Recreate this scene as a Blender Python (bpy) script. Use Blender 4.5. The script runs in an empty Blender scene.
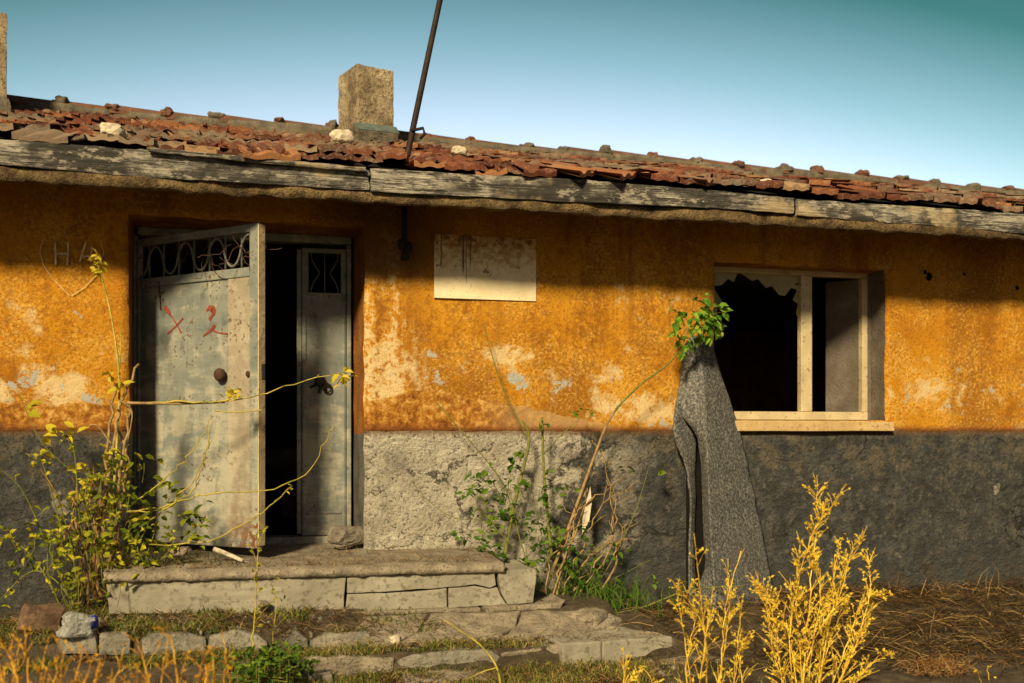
import bpy, bmesh, math, random
from mathutils import Vector, Matrix, noise as mnoise

# ------------------------------------------------------------------ camera, light, exposure
sc = bpy.context.scene
COL = sc.collection
rad = math.radians
THETA = rad(14.6)          # camera turned towards +X; facade runs along X at y = 0
CAM_D, CAM_H, FPX = 6.8, 0.70, 1000.0
cam_d = bpy.data.cameras.new('camera')
cam = bpy.data.objects.new('camera', cam_d)
COL.objects.link(cam)
cam.location = (0, -CAM_D, CAM_H)
cam.rotation_euler = (rad(90), 0, -THETA)
cam_d.sensor_width = 36.0
cam_d.lens = 36.0 * FPX / 1024.0
cam_d.shift_y = 90.5 / 1024.0
cam_d.clip_start, cam_d.clip_end = 0.05, 2000
cam_d.dof.use_dof = True
cam_d.dof.focus_distance = 6.6
cam_d.dof.aperture_fstop = 1.6
sc.camera = cam

SUN_E, SUN_A = rad(32), rad(31)      # elevation; azimuth to the left of the facade normal
sdir = Vector((-math.sin(SUN_A) * math.cos(SUN_E), -math.cos(SUN_A) * math.cos(SUN_E), math.sin(SUN_E)))
sun_d = bpy.data.lights.new('sun', 'SUN')
sun_d.energy = 5.0
sun_d.angle = rad(8.0)
sun_d.color = (1.0, 0.80, 0.47)
sun = bpy.data.objects.new('sun', sun_d)
COL.objects.link(sun)
sun.rotation_euler = sdir.to_track_quat('Z', 'Y').to_euler()

w = bpy.data.worlds.new('World')
sc.world = w
w.use_nodes = True
wn, wl = w.node_tree.nodes, w.node_tree.links
bg = wn['Background']
bg.inputs['Strength'].default_value = 0.05 * .66
sky = wn.new('ShaderNodeTexSky')
sky.sky_type = 'NISHITA'
sky.sun_disc = False
sky.sun_elevation = SUN_E
sky.sun_rotation = math.atan2(sdir.x, sdir.y)
sky.air_density, sky.dust_density, sky.ozone_density = 1.0, 1.2, 1.0
# true colour of this evening sky: pale low band, teal higher up (function of direction only)
tc = wn.new('ShaderNodeTexCoord')
sep = wn.new('ShaderNodeSeparateXYZ')
wl.new(tc.outputs['Generated'], sep.inputs[0])
hd = wn.new('ShaderNodeVectorMath'); hd.operation = 'DOT_PRODUCT'
AZ = THETA + math.atan((430 - 512) / FPX)
hd.inputs[1].default_value = (math.sin(AZ), math.cos(AZ), 0)
wl.new(tc.outputs['Generated'], hd.inputs[0])
ma = wn.new('ShaderNodeMath'); ma.operation = 'MULTIPLY_ADD'     # Z + k * (1 - hd)
ma.inputs[1].default_value = -1.0
wl.new(hd.outputs['Value'], ma.inputs[0])
ad = wn.new('ShaderNodeMath'); ad.operation = 'ADD'; ad.inputs[1].default_value = 1.0
wl.new(sep.outputs['Z'], ad.inputs[0]); wl.new(ad.outputs[0], ma.inputs[2])
wr = wn.new('ShaderNodeValToRGB')
els = wr.color_ramp.elements
STOPS = [(0.0, (8.9, 6.3, 5.2)), (0.25, (8.8, 6.25, 5.15)), (0.33, (7.0, 5.8, 4.7)), (0.42, (3.6, 4.1, 3.1)), (0.54, (0.80, 1.85, 1.20)), (0.75, (0.8, 0.85, 0.7)), (1.0, (1.0, .9, .75))]
els[0].position, els[0].color = STOPS[0][0], (*STOPS[0][1], 1)
els[1].position, els[1].color = STOPS[-1][0], (*STOPS[-1][1], 1)
for p, c in STOPS[1:-1]:
    e = els.new(p); e.color = (*c, 1)
wl.new(ma.outputs[0], wr.inputs[0])
wm = wn.new('ShaderNodeMix')
wm.data_type = 'RGBA'; wm.blend_type = 'MULTIPLY'
wm.inputs[0].default_value = 1.0
wl.new(sky.outputs[0], wm.inputs[6]); wl.new(wr.outputs[0], wm.inputs[7])
wl.new(wm.outputs[2], bg.inputs['Color'])

vs = sc.view_settings
vs.view_transform = 'Standard'; vs.look = 'None'; vs.gamma = 1.0; vs.use_curve_mapping = False
vs.exposure = 0.41
sc.cycles.use_denoising = True
sc.cycles.max_bounces = 8
sc.cycles.sample_clamp_indirect = 6

# ------------------------------------------------------------------ picture-to-world helpers
CT, ST = math.cos(THETA), math.sin(THETA)
def ray(px, py):
    u, v = (px - 512.0) / FPX, (432.0 - py) / FPX
    return Vector((ST + u * CT, CT - u * ST, v))
def wp(px, py, Y):
    """point on the plane y = Y (parallel to the facade)"""
    d = ray(px, py)
    return Vector((0, -CAM_D, CAM_H)) + d * ((Y + CAM_D) / d.y)
def gp(px, py, z):
    d = ray(px, py)
    return Vector((0, -CAM_D, CAM_H)) + d * ((z - CAM_H) / d.z)
def nz(x, y=0.0, z=0.0, s=1.0):
    return mnoise.noise(Vector((x * s, y * s, z * s)))

# ------------------------------------------------------------------ node helpers
class NT:
    def __init__(self, name):
        self.m = bpy.data.materials.new(name)
        self.m.use_nodes = True
        self.n, self.l = self.m.node_tree.nodes, self.m.node_tree.links
        self.n.clear()
        self.out = self.n.new('ShaderNodeOutputMaterial')
        self.b = self.n.new('ShaderNodeBsdfPrincipled')
        self.l.new(self.b.outputs[0], self.out.inputs[0])
        self.pos = self.n.new('ShaderNodeNewGeometry').outputs['Position']
    def put(self, sock, v):
        if v is None: return
        if hasattr(v, 'is_linked') or isinstance(v, bpy.types.NodeSocket): self.l.new(v, sock)
        elif isinstance(v, (tuple, list)) and len(v) == 3 and sock.type == 'RGBA': sock.default_value = (*v, 1)
        else: sock.default_value = v
    def noise(self, scale, detail=4, rough=0.55, vec=None, dist=0.0):
        n = self.n.new('ShaderNodeTexNoise')
        n.inputs['Scale'].default_value = scale; n.inputs['Detail'].default_value = detail
        n.inputs['Roughness'].default_value = rough; n.inputs['Distortion'].default_value = dist
        self.l.new(vec or self.pos, n.inputs['Vector'])
        return n.outputs[0]
    def grain(self, scale, detail=5, rough=.7, lo=.33, hi=.67, vec=None):
        """fractal grain stretched to 0..1"""
        return self.step(self.noise(scale, detail, rough, vec), lo, hi)
    def voro(self, scale, vec=None, feat='F1', out=0):
        n = self.n.new('ShaderNodeTexVoronoi'); n.feature = feat
        n.inputs['Scale'].default_value = scale
        self.l.new(vec or self.pos, n.inputs['Vector'])
        return n.outputs[out]
    def scale(self, v3, vec=None):
        n = self.n.new('ShaderNodeMapping'); n.inputs['Scale'].default_value = v3
        self.l.new(vec or self.pos, n.inputs['Vector'])
        return n.outputs[0]
    def ramp(self, f, stops, interp='LINEAR'):
        n = self.n.new('ShaderNodeValToRGB'); cr = n.color_ramp; cr.interpolation = interp
        def c4(c): return (c, c, c, 1) if not isinstance(c, (tuple, list)) else (*c, 1)
        cr.elements[0].position, cr.elements[0].color = stops[0][0], c4(stops[0][1])
        cr.elements[1].position, cr.elements[1].color = stops[-1][0], c4(stops[-1][1])
        for p, c in stops[1:-1]:
            e = cr.elements.new(p); e.color = c4(c)
        self.put(n.inputs[0], f)
        return n.outputs[0]
    def mix(self, f, a, b, mode='MIX'):
        n = self.n.new('ShaderNodeMix'); n.data_type = 'RGBA'; n.blend_type = mode
        self.put(n.inputs[0], f); self.put(n.inputs[6], a); self.put(n.inputs[7], b)
        return n.outputs[2]
    def math(self, op, a, b=0.0, clamp=False):
        n = self.n.new('ShaderNodeMath'); n.operation = op; n.use_clamp = clamp
        self.put(n.inputs[0], a); self.put(n.inputs[1], b)
        return n.outputs[0]
    def step(self, v, lo, hi):
        n = self.n.new('ShaderNodeMapRange'); n.interpolation_type = 'SMOOTHSTEP'
        n.inputs[1].default_value = lo; n.inputs[2].default_value = hi
        self.put(n.inputs[0], v)
        return n.outputs[0]
    def xyz(self):
        n = self.n.new('ShaderNodeSeparateXYZ'); self.l.new(self.pos, n.inputs[0])
        return n.outputs
    def attr(self, name='rnd'):
        n = self.n.new('ShaderNodeAttribute'); n.attribute_name = name
        return n.outputs['Fac']
    def bump(self, h, dist=0.01, strength=1.0, prev=None):
        n = self.n.new('ShaderNodeBump')
        n.inputs['Strength'].default_value = strength; n.inputs['Distance'].default_value = dist
        self.put(n.inputs['Height'], h)
        if prev is not None: self.l.new(prev, n.inputs['Normal'])
        return n.outputs[0]
    def done(self, color, rough=0.9, normal=None, metal=0.0, spec=0.25):
        self.put(self.b.inputs['Base Color'], color); self.put(self.b.inputs['Roughness'], rough)
        self.put(self.b.inputs['Metallic'], metal)
        self.b.inputs['Specular IOR Level'].default_value = spec
        if normal is not None: self.l.new(normal, self.b.inputs['Normal'])
        return self.m

# ------------------------------------------------------------------ mesh helpers
class MB:
    def __init__(self):
        self.v, self.f, self.r = [], [], []
    def add(self, verts, faces, rnd=None):
        o = len(self.v); self.v += [tuple(p) for p in verts]
        for f in faces:
            self.f.append(tuple(i + o for i in f)); self.r.append(random.random() if rnd is None else rnd)
    def box(self, a, b, M=None, rnd=None):
        x0, y0, z0 = a; x1, y1, z1 = b
        vs = [Vector(p) for p in ((x0,y0,z0),(x1,y0,z0),(x1,y1,z0),(x0,y1,z0),(x0,y0,z1),(x1,y0,z1),(x1,y1,z1),(x0,y1,z1))]
        if M is not None: vs = [M @ p for p in vs]
        self.add(vs, [(0,3,2,1),(4,5,6,7),(0,1,5,4),(1,2,6,5),(2,3,7,6),(3,0,4,7)], rnd)
    def tube(self, pts, r0, r1=None, n=6, rnd=None, cap=True):
        r1 = r0 if r1 is None else r1
        pts = [Vector(p) for p in pts]
        k = len(pts)
        verts = []
        nrm = None
        for i, p in enumerate(pts):
            t = (pts[min(i + 1, k - 1)] - pts[max(i - 1, 0)])
            if t.length < 1e-9: t = Vector((0, 0, 1))
            t.normalize()
            if nrm is None:
                nrm = t.orthogonal().normalized()
            else:
                nrm = (nrm - t * nrm.dot(t))
                nrm = nrm.normalized() if nrm.length > 1e-6 else t.orthogonal().normalized()
            bn = t.cross(nrm)
            r = r0 + (r1 - r0) * i / max(1, k - 1)
            for j in range(n):
                a = 2 * math.pi * j / n
                verts.append(p + nrm * (r * math.cos(a)) + bn * (r * math.sin(a)))
        faces = []
        for i in range(k - 1):
            for j in range(n):
                faces.append((i*n + j, i*n + (j+1) % n, (i+1)*n + (j+1) % n, (i+1)*n + j))
        if cap:
            faces.append(tuple(range(n))[::-1]); faces.append(tuple((k-1)*n + j for j in range(n)))
        self.add(verts, faces, random.random() if rnd is None else rnd)
    def prism(self, poly, depth_vec, rnd=None):
        """extrude a planar polygon (list of Vectors) by a vector"""
        d = Vector(depth_vec); n = len(poly)
        poly = [Vector(p) for p in poly]
        vs = poly + [p + d for p in poly]
        nrm = Vector((0, 0, 0))
        for i in range(n):
            nrm += poly[i].cross(poly[(i+1) % n])
        flip = nrm.dot(d) > 0
        fs = [tuple(range(n)), tuple(range(2*n - 1, n - 1, -1))]
        for i in range(n):
            fs.append((i, i + n, (i+1) % n + n, (i+1) % n))
        if flip: fs = [f[::-1] for f in fs]
        self.add(vs, fs, rnd)
    def leaf(self, p, d, up, L, W, rnd=None, fold=0.25):
        d = d.normalized(); s = d.cross(up)
        s = s.normalized() if s.length > 1e-5 else d.orthogonal().normalized()
        n = s.cross(d)
        a, b = p + d * (L * .32), p + d * (L * .68) - n * (L * .06)
        tip = p + d * L - n * (L * .2)
        vs = [p, a, b, tip, a + s*(W*.5) + n*(W*fold), b + s*(W*.4) + n*(W*fold), a - s*(W*.5) + n*(W*fold), b - s*(W*.4) + n*(W*fold)]
        self.add(vs, [(0,4,1),(1,4,5,2),(2,5,3),(0,1,6),(1,2,7,6),(2,3,7)], rnd)
    def build(self, name, mat, parent=None, smooth=False):
        off = Vector((0, 0, 0))
        if parent is not None: off = ROOT[parent.name]
        me = bpy.data.meshes.new(name)
        me.from_pydata([(x - off.x, y - off.y, z - off.z) for x, y, z in self.v], [], self.f)
        at = me.attributes.new('rnd', 'FLOAT', 'FACE')
        at.data.foreach_set('value', self.r)
        me.materials.append(mat)
        if smooth: me.polygons.foreach_set('use_smooth', [True] * len(me.polygons))
        me.update()
        o = bpy.data.objects.new(name, me)
        COL.objects.link(o)
        if parent is not None: o.parent = parent
        ROOT[o.name] = off
        return o
ROOT = {}
def tag(o, label=None, cat=None, group=None, kind=None):
    if label: o['label'] = label
    if cat: o['category'] = cat
    if group: o['group'] = group
    if kind: o['kind'] = kind
    return o
def thing(name, loc, label, cat, group=None):
    o = bpy.data.objects.new(name, None)
    o.empty_display_size = 0.1
    o.location = loc
    COL.objects.link(o)
    ROOT[o.name] = Vector(loc)
    return tag(o, label, cat, group)
def bevel(o, width=0.006, seg=2):
    b = o.modifiers.new('bevel', 'BEVEL'); b.width = width; b.segments = seg; b.limit_method = 'ANGLE'; b.angle_limit = rad(40)
    return o
def rough_block(poly, depth, jit=0.006, cuts=3, bev=0.012, seed=0):
    """a prism cut into smaller faces, bevelled and weathered; returns MB"""
    m = MB(); m.prism(poly, depth)
    bm = bmesh.new()
    vs = [bm.verts.new(v) for v in m.v]
    for f in m.f: bm.faces.new([vs[i] for i in f])
    bmesh.ops.recalc_face_normals(bm, faces=bm.faces)
    bmesh.ops.bevel(bm, geom=bm.edges[:], offset=bev, segments=2, affect='EDGES', profile=.6)
    bmesh.ops.triangulate(bm, faces=[f for f in bm.faces if len(f.verts) > 4])
    for _ in range(cuts):
        long = [e for e in bm.edges if e.calc_length() > 0.05]
        if not long: break
        bmesh.ops.subdivide_edges(bm, edges=long, cuts=1, use_grid_fill=True)
        bmesh.ops.triangulate(bm, faces=[f for f in bm.faces if len(f.verts) > 4])
    for v in bm.verts:
        c = v.co
        v.co = c + Vector((nz(c.x+seed, c.y, c.z, 9), nz(c.x, c.y+seed+7, c.z, 9), nz(c.x, c.y, c.z+seed+13, 9))) * jit \
                 + Vector((nz(c.x+seed, c.y, c.z, 30), nz(c.x, c.y+seed+3, c.z, 30), nz(c.x, c.y, c.z+5, 30))) * (jit * .5)
    bm.verts.index_update()
    out = MB()
    out.add([v.co.copy() for v in bm.verts], [tuple(v.index for v in f.verts) for f in bm.faces], random.random())
    bm.free()
    return out
def rock(p, r, seed=0, sq=(1, 1, 1), rot=0.0, sub=3, amp=0.35):
    bm = bmesh.new()
    bmesh.ops.create_icosphere(bm, subdivisions=sub, radius=1.0)
    R = Matrix.Rotation(rot, 3, 'Z')
    for v in bm.verts:
        c = v.co.normalized()
        k = 1 + amp * nz(c.x + seed*3.1, c.y + seed, c.z, 1.3) + amp * .35 * nz(c.x + seed, c.y, c.z + seed, 3.5)
        c = Vector([math.copysign(abs(q) ** .75, q) for q in c])
        v.co = p + R @ Vector((c.x * r * sq[0] * k, c.y * r * sq[1] * k, c.z * r * sq[2] * k))
    bm.verts.index_update()
    m = MB(); m.add([v.co.copy() for v in bm.verts], [tuple(v.index for v in f.verts) for f in bm.faces], random.random())
    bm.free()
    return m

# ------------------------------------------------------------------ materials
def wallx(px, Y=0.0): return wp(px, 432, Y).x
def wallz(px, py, Y=0.0): return wp(px, py, Y).z

def mat_wall():
    t = NT('ochre_plaster'); X, Y, Z = t.xyz()
    n1 = t.noise(1.6, 5, .6); n2 = t.noise(7, 5, .6); n3 = t.noise(45, 3, .6); n4 = t.noise(130, 2)
    streak = t.noise(1.0, 5, .65, t.scale((9, 9, .8)))
    c = t.ramp(n1, [(.3, (.36, .140, .006)), (.5, (.45, .195, .008)), (.7, (.54, .262, .018))])
    low = t.step(Z, 1.75, .85)
    n5 = t.noise(3.0, 6, .65); n6 = t.grain(19, 8, .74, .36, .64); n7 = t.grain(48, 5, .72, .34, .66)
    # worn lighter ochre through the middle of the wall
    worn = t.step(t.math('ADD', n5, t.math('MULTIPLY', low, .12)), .50, .68)
    c = t.mix(t.math('MULTIPLY', worn, t.step(t.math('ADD', t.math('MULTIPLY', n6, .6), t.math('MULTIPLY', n7, .4)), .30, .72)), c, (.64, .38, .068))
    # broad amber-brown staining, run down from above in uneven tongues
    big = t.noise(1.0, 6, .62, t.scale((1.5, 1.5, .65)))
    amb = t.step(t.math('ADD', big, t.math('MULTIPLY', t.math('SUBTRACT', n6, .5), .10)), .46, .62)
    c = t.mix(t.math('MULTIPLY', amb, .70), c, (.21, .074, .005))
    # fine brown and dark speckle where the paint has flaked
    sp = t.math('MULTIPLY', t.step(t.math('ADD', t.math('ADD', t.math('MULTIPLY', n6, .55), t.math('MULTIPLY', n7, .35)), t.math('MULTIPLY', n5, .6)), .80, 1.05), .55)
    c = t.mix(sp, c, (.21, .070, .008))
    sp3 = t.step(n7, .26, .08)
    c = t.mix(t.math('MULTIPLY', sp3, .7), c, (.19, .070, .007))
    sp2 = t.math('MULTIPLY', t.step(n7, .66, .90), t.step(n5, .40, .58))
    c = t.mix(t.math('MULTIPLY', sp2, .55), c, (.66, .40, .10))
    # low band: pale plaster and grey-blue chips, more of it near the dado
    chip = t.math('ADD', t.noise(3.2, 8, .70), t.math('MULTIPLY', low, .045))
    def spot(px, py, rx, rz, amt):
        q = wp(px, py, 0)
        dx = t.math('DIVIDE', t.math('SUBTRACT', X, q.x), rx); dz = t.math('DIVIDE', t.math('SUBTRACT', Z, q.z), rz)
        return t.math('MULTIPLY', t.step(t.math('ADD', t.math('MULTIPLY', dx, dx), t.math('MULTIPLY', dz, dz)), 1.0, .0), amt)
    for sp_ in ((632, 410, .55, .20, .14), (505, 352, .28, .10, .16), (388, 372, .30, .28, .15), (30, 385, .55, .16, .13), (940, 395, .5, .2, .08), (600, 372, .25, .12, .10)):
        chip = t.math('ADD', chip, spot(*sp_))
    leftw = t.step(X, wallx(160), wallx(60))
    chip = t.math('ADD', chip, t.math('MULTIPLY', leftw, t.math('MULTIPLY', low, .03)))
    c = t.mix(t.math('MULTIPLY', t.math('MULTIPLY', t.step(chip, .60, .70), .9), t.step(t.math('ADD', n6, t.math('MULTIPLY', chip, 1.0)), .72, 1.05)), c, (.60, .46, .24))
    chip2 = t.math('ADD', t.noise(4.5, 7, .66, t.scale((1, 1, 1.15))), t.math('MULTIPLY', low, .07))
    chip2 = t.math('ADD', chip2, t.math('MULTIPLY', leftw, .02))
    for sp_ in ((655, 420, .22, .07, .10), (430, 350, .08, .08, .12), (512, 378, .06, .06, .14), (30, 378, .4, .12, .05), (985, 385, .2, .1, .06)):
        chip2 = t.math('ADD', chip2, spot(*sp_))
    c = t.mix(t.math('MULTIPLY', t.step(chip2, .665, .70), t.step(n6, .10, .34)), c, (.36, .37, .34))
    # streaked strip to the right of the doorway
    strip = t.math('MULTIPLY', t.step(X, wallx(440), wallx(385)), t.step(X, wallx(330), wallx(362)))
    stc = t.math('ADD', t.math('ADD', t.math('MULTIPLY', streak, .55), t.math('MULTIPLY', t.math('ADD', t.math('MULTIPLY', n6, .55), t.math('ADD', n5, .22)), .31)), t.math('MULTIPLY', t.step(Z, 1.75, .9), .08))
    c = t.mix(t.math('MULTIPLY', t.math('MULTIPLY', strip, t.step(stc, .625, .70)), .9), c, (.62, .47, .25))
    c = t.mix(t.math('MULTIPLY', t.math('MULTIPLY', strip, t.step(stc, .605, .52)), .8), c, (.22, .075, .012))
    soot = t.math('MULTIPLY', t.step(t.math('ADD', X, t.math('MULTIPLY', n5, .4)), wallx(470) + .2, wallx(400) + .2), t.step(X, wallx(300), wallx(360)))
    soot = t.math('MULTIPLY', soot, t.step(t.math('ADD', Z, t.math('MULTIPLY', n5, .5)), 1.93, 2.1))
    c = t.mix(t.math('MULTIPLY', soot, .8), c, (.10, .045, .015))
    # long brown run-off streaks from the eave
    run = t.math('MULTIPLY', t.step(t.noise(1.0, 4, .6, t.scale((5, 5, .35))), .56, .70), t.step(Z, 1.0, 1.8))
    c = t.mix(t.math('MULTIPLY', run, .55), c, (.17, .055, .010))
    # smooth brown repaint band above the dado (its own uneven upper edge)
    x0, x1 = wallx(0) - .6, wallx(1024)
    pts = [(-40, 402), (0, 404), (60, 405), (125, 402), (350, 404), (366, 403), (395, 395), (418, 390), (440, 391), (480, 399), (520, 405), (570, 417), (610, 427), (640, 433), (1024, 433)]
    stops = []
    for px, py in pts:
        q = wp(px, py, 0); stops.append(((q.x - x0) / (x1 - x0), max(0.0, (q.z - .65) / .5)))
    h = t.ramp(t.math('DIVIDE', t.math('SUBTRACT', X, x0), x1 - x0), stops)
    h = t.math('ADD', t.math('MULTIPLY', h, .5), .65)
    edge = t.math('SUBTRACT', t.math('ADD', h, t.math('ADD', t.math('MULTIPLY', t.math('SUBTRACT', n2, .5), .10), t.math('MULTIPLY', t.math('SUBTRACT', n6, .5), .018))), Z)
    band = t.step(edge, -.006, .006)
    bc = t.ramp(t.math('ADD', t.math('MULTIPLY', n5, .7), t.math('MULTIPLY', n6, .3)), [(.32, (.11, .036, .006)), (.45, (.24, .088, .011)), (.58, (.40, .185, .026)), (.70, (.54, .33, .10))])
    grey = t.math('MULTIPLY', t.step(X, wallx(470), wallx(540)), .7)
    bc = t.mix(grey, bc, (.42, .27, .12))
    c = t.mix(band, c, bc)
    # thin dirt line where the paint meets the dado
    ln = t.math('MULTIPLY', t.step(Z, .765, .715), .75)
    c = t.mix(ln, c, (.20, .07, .02))
    hgt = t.math('ADD', t.math('MULTIPLY', n6, .35), t.math('ADD', t.math('MULTIPLY', n2, .5), t.math('MULTIPLY', n7, .25)))
    hgt = t.math('SUBTRACT', hgt, t.math('MULTIPLY', t.step(chip, .655, .69), .2))
    hgt = t.math('ADD', hgt, t.math('MULTIPLY', band, .12))
    return t.done(c, .92, t.bump(hgt, .009, .8))
def mat_dado():
    t = NT('roughcast_dado'); X, Y, Z = t.xyz()
    n1 = t.noise(1.4, 4, .6); n2 = t.noise(6, 5, .6); n3 = t.grain(46, 5, .72); n4 = t.grain(17, 7, .72); n8 = t.grain(5.5, 6, .7)
    dark = t.ramp(n2, [(.3, (.042, .046, .050)), (.52, (.080, .083, .084)), (.72, (.15, .148, .138))])  # dark dado tones with shade over the wall foot painted in
    dark = t.mix(t.math('MULTIPLY', t.step(t.math('ADD', n4, t.math('MULTIPLY', n3, .5)), .85, 1.4), .75), dark, (.18, .165, .135))
    dark = t.mix(t.math('MULTIPLY', t.step(t.math('ADD', n3, n4), .75, .25), .85), dark, (.012, .012, .012))
    dark = t.mix(t.math('MULTIPLY', t.step(t.math('ADD', n8, t.math('MULTIPLY', t.step(Z, .1, .7), .4)), .70, 1.2), .62), dark, (.20, .168, .118))
    light = t.ramp(n2, [(.3, (.46, .41, .32)), (.55, (.64, .59, .48)), (.8, (.72, .67, .55))])
    xr = t.math('ADD', X, t.math('MULTIPLY', t.math('SUBTRACT', n2, .5), .9))
    xr = t.math('ADD', xr, t.math('MULTIPLY', t.math('SUBTRACT', Z, .1), -.15))
    m = t.math('MULTIPLY', t.step(xr, wallx(568), wallx(548)), t.step(X, wallx(300), wallx(360)))
    blob = t.noise(3.2, 5, .65)
    far = t.math('MULTIPLY', t.step(X, wallx(670), wallx(560)), t.step(X, wallx(400), wallx(560)))
    m = t.math('MAXIMUM', m, t.math('MULTIPLY', far, t.step(blob, .50, .55)))
    chips = t.math('MULTIPLY', t.step(t.noise(2.3, 4, .5), .68, .70), .6)
    m = t.math('MAXIMUM', m, chips)
    c = t.mix(m, dark, light)
    pit = t.step(t.math('ADD', n3, t.math('MULTIPLY', n4, .5)), .55, .20)
    c = t.mix(t.math('MULTIPLY', pit, .8), c, (.06, .054, .046))
    # bluish shade painted into the colour along the foot of the wall
    foot = t.math('MULTIPLY', t.step(t.math('ADD', Z, t.math('MULTIPLY', n1, .35)), .15, -.25), t.step(X, wallx(560), wallx(640)))
    c = t.mix(t.math('MULTIPLY', foot, .55), c, (.06, .075, .085))
    wv_ = t.n.new('ShaderNodeVectorMath'); wv_.operation = 'ADD'
    cm = t.n.new('ShaderNodeCombineXYZ')
    t.put(cm.inputs[0], t.math('MULTIPLY', n2, .35)); t.put(cm.inputs[2], t.math('MULTIPLY', n8, .14))
    t.l.new(t.scale((.8, .8, 2.0)), wv_.inputs[0]); t.l.new(cm.outputs[0], wv_.inputs[1])
    ed_ = t.voro(1.3, wv_.outputs[0], 'DISTANCE_TO_EDGE')
    crk = t.math('MULTIPLY', t.step(ed_, .014, .004), t.step(n1, .44, .54))
    c = t.mix(t.math('MULTIPLY', crk, .8), c, (.016, .015, .014))
    spl = t.math('MULTIPLY', t.step(t.math('ADD', Z, t.math('MULTIPLY', n8, .35)), -.05, -.40), .5)
    c = t.mix(spl, c, (.11, .085, .055))
    upper = t.math('MULTIPLY', t.step(Z, .66, .70), .6)
    c = t.mix(upper, c, (.22, .11, .04))
    hgt = t.math('ADD', t.math('MULTIPLY', n3, .35), t.math('ADD', t.math('MULTIPLY', n2, .5), t.math('MULTIPLY', n4, .8)))
    return t.done(c, .95, t.bump(hgt, .028, 1.0))
def mat_reveal():
    t = NT('reveal_plaster'); X, Y, Z = t.xyz()
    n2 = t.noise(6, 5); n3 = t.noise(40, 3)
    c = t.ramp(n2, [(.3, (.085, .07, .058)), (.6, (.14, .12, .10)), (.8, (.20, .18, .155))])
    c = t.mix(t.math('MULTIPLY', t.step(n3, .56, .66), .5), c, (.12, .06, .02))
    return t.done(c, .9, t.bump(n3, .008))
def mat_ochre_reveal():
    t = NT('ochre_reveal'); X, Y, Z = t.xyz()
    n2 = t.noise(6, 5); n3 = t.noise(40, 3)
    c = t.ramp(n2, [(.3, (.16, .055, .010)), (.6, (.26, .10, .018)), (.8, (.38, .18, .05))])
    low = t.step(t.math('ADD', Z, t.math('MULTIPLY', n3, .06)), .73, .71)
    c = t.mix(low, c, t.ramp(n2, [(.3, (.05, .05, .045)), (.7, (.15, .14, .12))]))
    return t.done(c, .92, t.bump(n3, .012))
def mat_stone(name, a, b, cdark, grass=0.0, scale=5, bump=.008):
    t = NT(name)
    n1 = t.noise(scale, 6, .6); n2 = t.noise(scale * 7, 4, .6); n3 = t.noise(scale * 22, 2)
    c = t.ramp(n1, [(.34, a), (.66, b)])
    c = t.mix(t.math('MULTIPLY', t.step(n2, .53, .66), .75), c, cdark)
    c = t.mix(t.math('MULTIPLY', t.step(n3, .6, .72), .4), c, cdark)
    return t.done(c, .93, t.bump(t.math('ADD', n1, t.math('ADD', t.math('MULTIPLY', n2, .5), t.math('MULTIPLY', n3, .2))), bump))
def mat_tile():
    t = NT('clay_tiles'); r = t.attr('rnd')
    n1 = t.noise(14, 4); n2 = t.noise(60, 3); n0 = t.noise(1.2, 4)
    c = t.ramp(r, [(0, (.070, .024, .015)), (.4, (.135, .042, .022)), (.75, (.20, .068, .032)), (.92, (.33, .15, .06)), (1, (.32, .23, .14))])
    c = t.mix(t.math('MULTIPLY', t.step(n1, .5, .7), .55), c, (.13, .06, .04))
    c = t.mix(t.math('MULTIPLY', t.step(t.math('ADD', n0, t.math('MULTIPLY', n2, .25)), .60, .74), .7), c, (.22, .19, .14))
    c = t.mix(t.math('MULTIPLY', t.step(n2, .55, .66), .5), c, (.30, .20, .12))
    return t.done(c, .85, t.bump(n2, .004))
def mat_oldwood():
    t = NT('weathered_board')
    g = t.noise(4, 10, .78, t.scale((.7, 8, 14))); g2 = t.noise(6, 6, .6, t.scale((.5, 10, 25))); b = t.noise(1.7, 5, .6)
    c = t.ramp(g, [(.43, (.030, .029, .028)), (.49, (.19, .175, .15)), (.55, (.44, .41, .345))])
    st = t.math('MULTIPLY', t.step(t.math('ADD', b, t.math('MULTIPLY', g, .8)), .88, .95), .92)
    c = t.mix(st, c, (.030, .028, .026))
    c = t.mix(t.math('MULTIPLY', t.step(g2, .53, .60), .85), c, (.035, .03, .024))
    bl_ = t.noise(6, 8, .76, t.scale((1, 2.6, 2.6)))
    c = t.mix(t.math('MULTIPLY', t.step(bl_, .52, .60), .8), c, (.035, .032, .028))
    c = t.mix(t.math('MULTIPLY', t.step(bl_, .47, .40), .7), c, (.43, .39, .31))
    wv = t.noise(2.3, 5, .6)
    c = t.mix(t.math('MULTIPLY', t.step(wv, .56, .66), .6), c, (.46, .36, .21))
    return t.done(c, .9, t.bump(t.math('ADD', g, g2), .010))
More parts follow.
